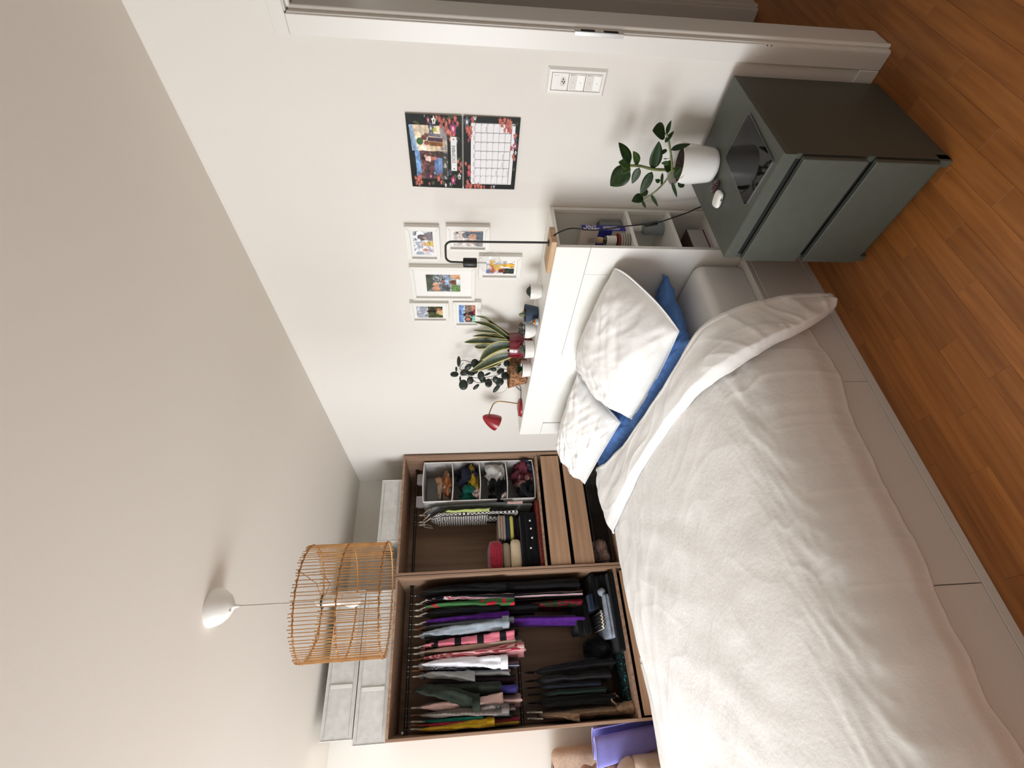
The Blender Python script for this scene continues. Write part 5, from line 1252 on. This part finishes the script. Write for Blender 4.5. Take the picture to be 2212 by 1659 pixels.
spec = [
 # name, label, y, ztop, zbot, mat, x0,x1, th, th2, lean, sleeve, cat, seed, kwargs
 ('black_coat', 'long black coat hanging at the inner end of the left unit\'s rail', -1.105, 1.86, .62, BLKC, .08, .53, .030, .045, 0, (1.20, .040, .024, .0), 'coat', 1, {}),
 ('streaked_dress', 'long black dress with white and pink streaks beside the black coat', -1.165, 1.835, .60, STRP, .12, .51, .018, .034, -.008, (1.14, .038, .020, -.012), 'dress', 2, {}),
 ('floral_blouse', 'green blouse with red flowers on the upper rail', -1.210, 1.835, 1.18, FLOR, .12, .50, .014, .020, -.004, (1.14, .040, .026, -.004), 'blouse', 3, {}),
 ('floral_skirt', 'dark green and red flowered skirt hanging low behind the purple dress', -1.235, 1.0, .605, FLORD, .14, .48, .024, .032, 0, None, 'skirt', 4, {'slope': .01}),
 ('black_blouse', 'plain black top between the floral blouse and the purple dress', -1.252, 1.83, .95, BLKC, .11, .50, .016, .028, 0, (1.25, .034, .020, .004), 'top', 5, {}),
 ('purple_dress', 'long purple dress hanging down to the folded pile', -1.310, 1.83, .61, PURP, .12, .49, .014, .030, -.045, (1.185, .036, .022, .004), 'dress', 6, {}),
 ('grey_cardigan', 'dark grey cardigan squeezed beside the pale denim shirt', -1.345, 1.835, 1.16, DENL2, .10, .48, .013, .022, .0, (1.15, .034, .016, .008), 'cardigan', 7, {}),
 ('pale_denim_shirt', 'pale blue-grey denim shirt with open cuff on the upper rail', -1.392, 1.845, 1.22, DENL, .10, .51, .016, .028, .014, (1.19, .046, .034, .030), 'shirt', 8, {'collar': True, 'cuff': DENL}),
 ('dark_lining_blouse', 'dark grey top hanging just behind the pink knit', -1.430, 1.82, 1.12, BLK2, .10, .47, .016, .026, .012, None, 'top', 9, {}),
 ('pink_zigzag_sweater', 'pink sweater with black zigzag bands and cream lines', -1.468, 1.835, 1.17, PINKB, .10, .50, .016, .024, .020, (1.155, .042, .028, .026, PINKZ), 'sweater', 10, {'collar': True}),
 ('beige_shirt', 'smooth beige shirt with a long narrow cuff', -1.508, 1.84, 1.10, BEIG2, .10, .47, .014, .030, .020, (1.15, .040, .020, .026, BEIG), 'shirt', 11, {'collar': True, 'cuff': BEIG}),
 ('red_striped_shirt', 'red and white striped shirt on the upper rail', -1.548, 1.83, 1.08, REDW, .10, .50, .014, .032, .010, (1.09, .042, .024, .020), 'shirt', 12, {'cuff': REDW}),
 ('speckled_white_shirt', 'bright white shirt with tiny dark flecks', -1.590, 1.845, 1.24, DOTW, .10, .51, .015, .028, -.010, (1.215, .052, .036, -.016), 'shirt', 13, {'collar': True, 'cuff': DOTW}),
 ('navy_striped_blouse', 'navy and white striped blouse half hidden by the speckled shirt', -1.618, 1.82, 1.13, NVST, .10, .48, .012, .022, -.01, (1.50, .030, .014, -.004), 'blouse', 14, {}),
 ('grey_shirt', 'mid grey shirt with turned collar left of the speckled shirt', -1.655, 1.84, 1.20, GREY, .10, .50, .016, .024, -.020, (1.45, .040, .028, -.03), 'shirt', 15, {'collar': True}),
 ('violet_blouse', 'blue-violet top showing below the dark green jacket', -1.755, 1.80, 1.155, BLPU, .12, .50, .020, .032, -.02, None, 'top', 16, {}),
 ('dark_plum_blouse', 'dark plum top hanging between the violet top and the grey shirt', -1.705, 1.80, 1.16, DPUR, .12, .46, .018, .026, -.01, None, 'top', 26, {}),
 ('dark_green_jacket', 'bulky dark green jacket with rolled sleeve', -1.745, 1.875, 1.27, OLV, .08, .54, .034, .048, -.01, (1.42, .055, .044, -.085), 'jacket', 17, {'cuff': OLV}),
 ('pale_rose_sweater', 'pale rose sweater left of the dark green jacket', -1.845, 1.84, 1.13, ROSE, .10, .50, .020, .030, 0, (1.26, .048, .032, .008), 'sweater', 18, {}),
 ('checked_blazer', 'grey-brown checked blazer with three dark cuff buttons', -1.888, 1.84, 1.18, CHEK, .09, .53, .018, .026, 0, (1.225, .058, .026, .0), 'blazer', 19, {'cuff': CHEK}),
 ('teal_blouse', 'teal green top between the blazer and the raspberry one', -1.925, 1.83, 1.20, TEAL, .12, .50, .010, .014, 0, (1.40, .034, .012, .0), 'top', 20, {}),
 ('raspberry_blouse', 'raspberry red top next to the mustard shirt', -1.945, 1.83, 1.15, MAGE, .12, .49, .010, .014, -.008, (1.38, .034, .012, .004), 'top', 21, {}),
 ('mustard_shirt', 'mustard yellow shirt at the outer end of the left unit\'s rail', -1.968, 1.845, 1.16, YELL, .10, .50, .010, .014, -.004, (1.325, .052, .022, .012), 'shirt', 22, {'cuff': YELL}),
]
for sp1 in spec:
    nm, lb, y, zt_, zb1, m_, a0, a1, th1_, th2_, ln, slv, ct, sd, kw = sp1
    garment(nm, lb, y, zt_, zb1, m_, a0, a1, th1_, th2_, ln, slv, G1, ct, sd, **kw)
    if nm in ('floral_skirt', 'violet_blouse', 'dark_plum_blouse', 'dark_lining_blouse'): continue
    brown = nm in ('grey_cardigan', 'red_striped_shirt', 'navy_striped_blouse', 'checked_blazer', 'raspberry_blouse')
    hanger(y, ('brown wooden' if brown else 'dark' if nm in ('dark_green_jacket', 'black_coat') else 'white')+' hanger carrying the '+lb.split(' hanging')[0].split(' on the')[0].split(' with')[0].split(' between')[0].split(' left of')[0].split(' half')[0].split(' beside')[0].split(' squeezed')[0].split(' at the')[0].split(' next')[0], 'hangers on the upper rail', HB_ if brown else (BLK if nm in ('dark_green_jacket', 'black_coat') else HW), x0=a0+.03, x1=a1-.03, drop=.145)
bl_ = bpy.data.objects['checked_blazer']
for k in range(3):
    obj('cuff_button', MB().lathe([(.001, .004), (.009, .003), (.010, 0), (.001, -.002)], (.578, -1.884, 1.262+.024*k), 14, Vector((1, -.2, 0))), BLKP, bl_)
obj('beaded_ring', MB().lathe([(.001, .010), (.008, .006), (.010, 0), (.008, -.006), (.001, -.010)], (.32, -1.985, 1.955), 16), PLW, None, label='tiny white disc hanging at the outer end of the upper rail', cat='tag')

# lower rail: trousers and a tote
G2 = 'trousers clipped on the lower rail'
ZR2 = 1.115
low = [
 ('black_trousers', 'long black trousers furthest in on the lower rail', -1.680, .985, .42, BLK2, .10, .48, .022, .040, .025, 31),
 ('charcoal_jeans', 'charcoal jeans with a fraying waistband on the lower rail', -1.735, .985, .47, cloth('charcoal_denim', (42, 43, 46), rgb2=(30, 31, 34)), .10, .50, .026, .034, 0, 32),
 ('navy_jeans', 'dark blue jeans between the charcoal pair and the green trousers', -1.778, .975, .55, cloth('navy_denim', (34, 42, 56)), .10, .50, .014, .022, -.006, 33),
 ('bottle_green_trousers', 'bottle green trousers on the lower rail', -1.820, .965, .52, cloth('bottle_green_cloth', (28, 46, 40)), .10, .51, .016, .022, 0, 34),
 ('black_skirt', 'plain black skirt beside the beige trousers', -1.872, .99, .47, BLKC, .09, .52, .026, .034, 0, 35),
]
for (nm, lb, y, zt_, zb1, m_, a0, a1, th1_, th2_, ln, sd) in low:
    garment(nm, lb, y, zt_, zb1, m_, a0, a1, th1_, th2_, ln, None, G2, 'trousers' if 'skirt' not in nm else 'skirt', sd, slope=.03)
    hanger(y, 'black clip hanger holding the '+lb.split(' furthest')[0].split(' with')[0].split(' between')[0].split(' on the')[0].split(' beside')[0].replace('long ', ''), 'clip hangers on the lower rail', BLK, zr=ZR2, x0=a0+.06, x1=a1-.06, drop=.125, neck=.03)
# beige trousers folded over a white hanger
BEI = cloth('beige_twill', (164, 138, 112), rgb2=(146, 120, 96))
hanger(-1.925, 'empty-looking white clip hanger tilted out over the beige trousers', 'clip hangers on the lower rail', HW, zr=ZR2, x0=.14, x1=.50, drop=.12, neck=.03)
hanger(-1.962, 'white clip hanger gripping the beige trousers at the outer end', 'clip hangers on the lower rail', HW, zr=ZR2, x0=.14, x1=.50, drop=.12, neck=.03)
garment('beige_trousers', 'beige twill trousers folded over a white hanger at the outer end of the lower rail', -1.948, .992, .40, BEI, .14, .50, .018, .030, 0, (.745, .050, .020, -.018), G2, 'trousers', 41, slope=.02)
garment('rust_trousers', 'rust brown trousers tucked inside the beige ones', -1.972, .975, .62, cloth('rust_brown_cloth', (92, 48, 28)), .16, .47, .010, .012, 0, None, G2, 'trousers', 42, slope=.02)

# folded and crumpled things
def crumple(name, lab, c, r, m, seed=0, cat='cloth', group=None, amp=.35, parent=None, n=36, flat=.8):
    mb = MB()
    def fn(u, v):
        a = 2*pi*u; b_ = -pi/2+pi*v; d = Vector((cos(b_)*cos(a), cos(b_)*sin(a), sin(b_)))
        f = 1+amp*(N(d.x*1.6+seed, d.y*1.6, d.z*1.6+seed))+amp*.55*crease(d.x*1.2+seed, d.y*1.2+d.z, seed*.7, 1.4, 3.2, seed+2)+.12*amp*N(d.x*7, d.y*7+seed, d.z*7)
        z = d.z*f*r[2]
        if z < 0: z = max(z*flat, -r[2]*.8)
        return (c[0]+d.x*f*r[0], c[1]+d.y*f*r[1], c[2]+z)
    mb.grid(fn, n, n//2+6, closeu=True)
    o = obj(name, mb, m, parent, label=lab if parent is None else None, cat=cat if parent is None else None, group=group if parent is None else None, angle=180)
    bm_ = bmesh.new(); bm_.from_mesh(o.data); bmesh.ops.remove_doubles(bm_, verts=bm_.verts, dist=.0003); bm_.to_mesh(o.data); bm_.free()
    return o
def folded(name, lab, x0, x1, y0, y1, z0, z1, m, layers=2, seed=0, cat='sweater', group=None, r=None, wob=.006, smooth_=True):
    """folded knit: stacked soft layers joined by a rounded fold at the front"""
    mb = MB(); h = (z1-z0)/layers
    for k in range(layers):
        rr = min(h*.48, .03)
        slab(mb, x0+.006*N(k, seed, 1), x1+.008*N(k, seed, 2), y0+.006*N(k, seed, 3), y1+.006*N(k, seed, 4), z0+h*k+.0002, z0+h*(k+1), rr, n=5,
             fz=lambda p: (p[0]+wob*N(p[1]*14, p[2]*20, seed+k), p[1]+wob*N(p[0]*12, p[2]*20, seed+k+3), p[2]+wob*.7*N(p[0]*12, p[1]*12, seed)*sm(p[2], z0+.002, z0+.012)))
    return obj(name, mb, m, None, label=lab, cat=cat, group=group, angle=60)
# bottom shelf of the left unit
DEN = cloth('light_grey_denim', (150, 158, 170), rgb2=(126, 134, 148)); NAV = cloth('navy_blue_denim', (34, 46, 66))
GP = 'folded clothes piled on the bottom shelf'
ZS = .3505
folded('black_jeans', 'black folded jeans at the very bottom of the pile on the left shelf', .16, .57, -1.60, -1.05, ZS, .40, BLKC, 2, 1, 'jeans', GP)
folded('black_joggers', 'crumpled black joggers filling the corner of the left shelf', .10, .50, -1.30, -1.045, .402, .52, BLKC, 3, 2, 'trousers', GP, wob=.02)
folded('light_jeans', 'light grey jeans folded on top of the black pile with a button showing', .22, .545, -1.505, -1.20, .402, .455, DEN, 2, 3, 'jeans', GP, wob=.012)
crumple('rolled_jeans', 'rolled end of the light grey jeans poking up at the corner', (.50, -1.185, .445), (.035, .032, .032), DEN, 3, 'jeans', GP, amp=.2)
ZIG = patmat('black_white_chevron', 'zigzag', (206, 200, 186), (42, 42, 44), 42, thr=.5)
folded('chevron_cloth', 'black and cream chevron cloth folded in the pile', .20, .52, -1.44, -1.31, .456, .492, ZIG, 1, 4, 'cloth', GP, wob=.004)
folded('navy_jeans_folded', 'navy jeans folded on the chevron cloth', .22, .51, -1.31, -1.19, .524, .560, NAV, 2, 5, 'jeans', GP, wob=.006)
folded('black_sweater', 'big soft black sweater on the middle of the pile', .12, .46, -1.46, -1.20, .562, .66, BLKC, 2, 6, 'sweater', GP, wob=.03)
crumple('grey_bundle', 'dark bundled trousers between the pile and the hanging jeans', (.24, -1.57, .47), (.16, .09, .10), BLK2, 8, 'trousers', GP, amp=.35)
TS = patmat('teal_speckled_cloth', 'blobs', (14, 22, 26), (46, 120, 116), 60, thr=.6)
folded('speckled_scarf', 'dark scarf speckled with teal lying along the shelf', .30, .50, -1.90, -1.52, ZS, .385, TS, 1, 9, 'scarf', GP, wob=.006)
t = thing('tote_bag', (.40, -1.93, ZS), 'beige canvas tote bag with straps slumped in the outer corner of the left shelf', 'bag')
tb = MB()
def tote(u, v):
    a = 2*pi*u; w_ = .105*(1-.12*v); tk = .040*(1-.72*v)+.004
    sg = lambda x, e: math.copysign(abs(x)**e, x)
    return (.43+w_*sg(cos(a), .6)+.012*N(v*3, a, 1)+.02*v, -1.938+tk*sg(sin(a), .7)+.010*N(v*4, a, 5), ZS+.002+.12*v+.010*cos(a)*v)
tb.grid(tote, 40, 16, closeu=True); tb.f.append(tuple(range(40)))
obj('bag_body', tb, BEI, t, angle=180)
obj('strap', MB().tube(catmull([(.50, -1.915, ZS+.115), (.515, -1.885, ZS+.15), (.50, -1.86, ZS+.12), (.47, -1.87, ZS+.09)], 16), .006, 8), BEI, t)
obj('strap', MB().tube(catmull([(.40, -1.90, ZS+.12), (.41, -1.865, ZS+.13), (.42, -1.85, ZS+.09)], 12), .006, 8), BEI, t)

# ---- right unit
GK = 'folded knitwear on the drawer-top shelf'
Z0 = .8865
LEO = patmat('rust_leopard_print', 'dots', (24, 12, 12), (118, 44, 36), 70, thr=.42)
folded('leopard_scarf', 'rust and black leopard print scarf under the knit stack', .20, .57, -.985, -.44, Z0, .918, LEO, 1, 21, 'scarf', GK, wob=.007)
BT = folded('black_buttoned_cardigan', 'black cardigan with four white buttons folded on the leopard scarf', .16, .555, -.975, -.53, .919, 1.055, BLKC, 3, 22, 'cardigan', GK, wob=.014)
for k, (y, z) in enumerate(((-.618, .975), (-.683, .972), (-.758, .968), (-.838, .985))):
    obj('button', MB().lathe([(.001, .004), (.0075, .003), (.008, 0), (.001, -.002)], (.562, y, z), 14, Vector((1, 0, 0))), PLW, BT)
folded('plum_blouse', 'plum coloured top edge in the back stack of knitwear', .20, .46, -.735, -.545, 1.057, 1.085, DPUR, 1, 23, 'top', GK)
folded('yellow_blouse', 'pale yellow top folded in the back stack of knitwear', .20, .50, -.735, -.545, 1.105, 1.135, cloth('pale_yellow_cloth', (190, 184, 92)), 1, 24, 'top', GK)
folded('navy_blouse', 'navy top folded above the pale yellow one', .20, .49, -.738, -.54, 1.137, 1.170, NAV, 1, 25, 'top', GK)
folded('taupe_blouse', 'taupe tops folded at the top of the back stack', .20, .50, -.74, -.54, 1.172, 1.235, cloth('taupe_cloth', (150, 134, 122)), 3, 26, 'top', GK)
folded('dark_blouse', 'dark top folded under the pale yellow one', .20, .48, -.735, -.545, 1.086, 1.104, BLK2, 1, 27, 'top', GK)
RIBC = mat('cream_rib_knit', (206, 188, 158), .95, bump=1, bscale=1, bstretch=(30, 30, 420), bdist=.003, sheen=.2)
RIBT = mat('taupe_rib_knit', (150, 134, 112), .95, bump=1, bscale=1, bstretch=(30, 30, 420), bdist=.003, sheen=.2)
FUZ = mat('raspberry_fluffy_knit', (170, 34, 60), .95, rgb2=(120, 16, 36), vscale=(90, 90, 90), bump=1, bscale=160, bdist=.004, sheen=.5)
folded('cream_sweater', 'cream ribbed sweater folded on the black cardigan', .18, .54, -.985, -.75, 1.058, 1.145, RIBC, 1, 28, 'sweater', GK, wob=.012)
folded('taupe_sweater', 'taupe ribbed sweater folded between the cream and raspberry ones', .18, .52, -.982, -.765, 1.147, 1.207, RIBT, 1, 29, 'sweater', GK, wob=.010)
folded('raspberry_sweater', 'fluffy raspberry sweater on top of the front knit stack', .18, .53, -.982, -.75, 1.209, 1.318, FUZ, 1, 30, 'sweater', GK, wob=.018)

# organizer
t = ORGZ = thing('hanging_organizer', (.34, -.225, .905), 'grey-white fabric hanging organizer with four open compartments of small clothes', 'organizer')
oy0, oy1, ox0, ox1 = -.405, -.052, .16, .51; ozt, ozb = 1.858, .905
OF = mat('organizer_fabric', (190, 188, 186), .8, var=.05, vscale=(12, 12, 12), sheen=.1)
op_ = MB()
op_.box(ox0, ox1, oy1-.004, oy1, ozb, ozt, .001)
obj('side_wall', op_, OF, t, smooth=False)
sw = MB().grid(lambda u, v: (ox0+(ox1-ox0)*u, oy0-.055*sin(pi*v)**.5*(1-u)**.8-.012*sin(pi*u)*N(v*5, u*3, 2), ozb+(ozt-ozb)*v), 14, 30)
obj('side_wall', sw, OF, t, angle=180, solid=.004)
obj('back_wall', MB().box(ox0, ox0+.004, oy0, oy1, ozb, ozt, .001), OF, t, smooth=False)
obj('roof_panel', MB().grid(lambda u, v: (ox0+(ox1-ox0)*u, oy0+(oy1-oy0)*v, ozt+.008*sin(pi*v)), 8, 12), OF, t, angle=180, solid=.004)
shz = [ozb, 1.147, 1.382, 1.618]
for z in shz:
    obj('fabric_shelf', MB().grid(lambda u, v: (ox0+.004+(ox1-ox0-.004)*u, oy0+(oy1-oy0-.002)*v, z-.010*sin(pi*v)*(.6+.4*u)), 8, 14), OF, t, angle=180, solid=.006)
edge = MB().tube([(ox1, oy0, ozb), (ox1, oy0-.004, ozt)], .0042, 6).tube([(ox1, oy1-.002, ozb), (ox1, oy1-.002, ozt)], .004, 6)
for z in shz+[ozt]: edge.tube([(ox1, oy0+(oy1-oy0)*k/8, z-(.010 if z < ozt else -.008)*sin(pi*k/8)) for k in range(9)], .0042, 6)
obj('bound_edge', edge, PLW, t)
for (a, b) in ((-.175, -.078), (-.385, -.285)):
    sb = MB().grid(lambda u, v: (.30+(.0155*cos(pi*v) if True else 0), a+(b-a)*u, 1.865+.0*u+ (.085+.0*u)*sin(pi*v)**.4), 3, 15)
    obj('rail_strap', sb, OF, t, smooth=False, solid=.003)
random.seed(33)
GO = 'small clothes stuffed in the hanging organizer'
items = [
 ('tan_socks', 'tan crumpled garment in the top organizer compartment', (.33, -.22, 1.675), (.10, .060, .042), cloth('tan_cloth', (150, 112, 88))),
 ('grey_brown_socks', 'grey-brown crumpled garment in the top organizer compartment', (.36, -.31, 1.665), (.09, .055, .038), cloth('grey_brown_cloth', (112, 96, 88))),
 ('rust_lace_garment', 'rust lace garment at the front of the top organizer compartment', (.44, -.26, 1.648), (.05, .045, .026), cloth('rust_cloth', (150, 92, 54))),
 ('cream_sock', 'cream sock on top of the top compartment heap', (.40, -.265, 1.715), (.03, .05, .022), cloth('cream_cloth', (170, 150, 132))),
 ('navy_garment', 'navy crumpled garment in the second organizer compartment', (.34, -.15, 1.455), (.11, .07, .060), cloth('midnight_cloth', (32, 34, 50))),
 ('yellow_knit', 'mustard chunky knit in the second organizer compartment', (.42, -.22, 1.425), (.06, .075, .036), cloth('mustard_knit', (150, 124, 36))),
 ('teal_garment', 'teal garment at the front left of the second organizer compartment', (.42, -.32, 1.440), (.065, .050, .055), cloth('teal_cloth', (22, 84, 72))),
 ('pink_roll', 'small pale pink roll in the second organizer compartment', (.46, -.33, 1.400), (.03, .030, .022), cloth('pale_pink_cloth', (190, 160, 152))),
 ('pale_grey_garment', 'pale grey crumpled garment in the third organizer compartment', (.42, -.155, 1.215), (.07, .070, .062), cloth('pale_grey_cloth', (184, 182, 180))),
 ('black_trim_garment', 'black garment with white trim in the third organizer compartment', (.40, -.30, 1.205), (.09, .075, .058), BLKC),
 ('lace_garment', 'white lace piece at the front left of the third compartment', (.45, -.36, 1.185), (.045, .030, .038), cloth('lace_cloth', (190, 178, 172))),
 ('wine_garment', 'wine red garment in the bottom organizer compartment', (.38, -.13, .985), (.09, .060, .060), cloth('wine_cloth', (98, 46, 56))),
 ('patterned_garment', 'grey-blue mottled garment by the organizer side in the bottom compartment', (.44, -.10, .945), (.05, .040, .032), patmat('mottled_blue_grey', 'blobs', (40, 42, 60), (120, 120, 140), 60, thr=.55)),
 ('mauve_garment', 'dusty mauve garment in the bottom organizer compartment', (.40, -.235, .965), (.08, .055, .052), cloth('mauve_cloth', (146, 108, 106))),
 ('dark_garment', 'black garment heaped at the left of the bottom compartment', (.42, -.325, .965), (.08, .060, .052), BLK2),
]
for i, (nm, lb, c, r, m_) in enumerate(items):
    crumple(nm, lb, c, tuple(q*1.34 for q in r), m_, i*1.7+1, 'garment', GO, amp=.75)
# garments on the right rail
garment('grey_jersey', 'grey jersey with a pale patch hanging against the organizer', -.452, 1.84, .935, GREY, .14, .50, .012, .016, 0, (1.1, .03, .012, .004, cloth('dull_grey_jersey', (84, 88, 88))), 'tops on the right rail', 'jersey', 51)
obj('pale_patch', MB().box(.535, .537, -.462, -.440, 1.02, 1.15, 0), ROSE, bpy.data.objects['grey_jersey'], smooth=False)
ging = patmat('black_white_gingham', 'checks', (14, 14, 16), (216, 212, 206), 58, thr=.5)
garment('gingham_blouse', 'black and white gingham top on the white hanger beside the organizer', -.520, 1.80, 1.065, ging, .20, .525, .024, .022, .006, None, 'tops on the right rail', 'top', 52)
LIME = cloth('lime_green_cloth', (178, 190, 118))
garment('black_camisole', 'black camisole between the lime top and the gingham', -.505, 1.34, 1.175, BLKC, .16, .535, .026, .026, 0, None, 'tops on the right rail', 'camisole', 55, slope=.01)
garment('lime_blouse', 'pale lime green top hung in front of the gingham', -.500, 1.72, 1.30, LIME, .22, .545, .014, .024, 0, None, 'tops on the right rail', 'top', 53)
garment('striped_blouse', 'grey and white fine striped top nearest the knit stack', -.538, 1.77, 1.32, patmat('grey_white_fine_stripe', 'stripes', (92, 92, 94), (206, 204, 200), 16, thr=.5, axis='Z'), .24, .50, .008, .012, -.004, None, 'tops on the right rail', 'top', 54)
hanger(-.515, 'white hanger crowded with tops next to the organizer', 'hangers on the right rail', HW, x0=.18, x1=.50, drop=.135)
hanger(-.455, 'white hanger of the grey jersey against the organizer', 'hangers on the right rail', HW, x0=.18, x1=.46, drop=.135)
hanger(-.540, 'slim white hanger of the fine striped top', 'hangers on the right rail', HW, x0=.20, x1=.48, drop=.145)
# basket and boxes below
BGB = mat('dusty_pink_plastic_bag', (226, 200, 194), .35, sheen=.1)
crumple('plastic_bag', 'crinkled dusty pink bag in the wire basket', (.45, -.86, .392), (.085, .085, .060), BGB, 3, 'bag', None, amp=.5)
crumple('tissue_bundle', 'pale crumpled bundle beside the pink bag in the basket', (.50, -.915, .366), (.040, .040, .034), cloth('pale_bundle', (240, 224, 214)), 5, 'bundle', None, amp=.4)
crumple('dark_bundle', 'dark clothes heaped at the back of the wire basket', (.30, -.35, .40), (.14, .20, .055), BLK2, 12, 'clothes', None, amp=.3)
t = thing('shoe_box', (.36, -.87, .0585), 'grey cardboard shoe box with pale lid on the wardrobe floor', 'box')
obj('box_body', MB().box(.20, .53, -.975, -.76, .0585, .225, .002), mat('grey_card', (176, 172, 168), .8), t, smooth=False)
obj('box_lid', MB().box(.197, .533, -.978, -.757, .205, .245, .002), mat('pale_card_lid', (232, 228, 222), .8), t, smooth=False)

# ================================================================ CORNER BY THE WARDROBE
t = thing('armchair', (.33, -2.55, 0), 'beige upholstered armchair with a rounded high back beyond the wardrobe', 'armchair')
ab = MB(); slab(ab, .05, .19, -2.82, -2.155, .18, .905, .05)
obj('backrest', ab, BEIGE, t)
sb_ = MB(); slab(sb_, .17, .78, -2.78, -2.20, .20, .44, .05); obj('seat', sb_, BEIGE, t)
for (x, y) in ((.10, -2.20), (.10, -2.76), (.70, -2.24), (.70, -2.74)): obj('leg', MB().lathe([(.012, 0), (.02, .19)], (x, y, 0), 12), HB_, t)
t = thing('plush_cushion', (.40, -2.33, .44), 'tan three-lobed plush cushion on the armchair', 'cushion')
for k, (x, y, z, r_) in enumerate(((.33, -2.275, .70, .060), (.34, -2.262, .615, .055), (.36, -2.250, .545, .042))):
    crumple('cushion_lobe', None, (x, y-.03, z), (r_*1.2, r_*1.0, r_*.95), BEIGE2, k+2, parent=t, amp=.08, flat=1)
crumple('cushion_lobe', None, (.36, -2.33, .505), (.12, .10, .065), BEIGE2, 9, parent=t, amp=.08, flat=1)
crumple('round_cushion', 'round cream cushion on the armchair seat beside the rolled mat', (.52, -2.33, .44), (.13, .125, .10), BEIGE, 6, 'cushion', None, amp=.07, flat=.2)
t = thing('exercise_mat', (.42, -2.14, 0), 'lavender exercise mat loosely rolled and leaning between wardrobe and armchair', 'mat')
# S-shaped section extruded along a leaning axis
sec = catmull([(.04, .075, 0), (-.03, .085, 0), (-.062, .045, 0), (-.055, -.02, 0), (-.03, -.075, 0), (-.005, -.085, 0), (.008, -.05, 0), (.004, .0, 0), (.022, .035, 0), (.055, .02, 0), (.075, -.04, 0), (.085, -.115, 0), (.070, -.135, 0), (.045, -.12, 0)], 60)
axd = Vector((-.04, .07, -.63)); tp0 = Vector((.42, -2.125, .645))
mm_ = MB()
V = []; F = []
for j in range(8):
    f = j/7
    for i, p in enumerate(sec):
        sc = 1-.25*f; V.append(tp0+axd*f+Vector((p.x*sc, p.y*sc, -.10*p.y*(1-f)+.04*p.x)))
for j in range(7):
    for i in range(59): F.append((j*60+i, j*60+i+1, (j+1)*60+i+1, (j+1)*60+i))
obj('rolled_sheet', mm_.add(V, F), MATP, t, angle=180, solid=.006)
obj('rim_edge', MB().tube([V[i] for i in range(60)], .0035, 6), mat('pale_lavender_edge', (176, 174, 228), .7), t)
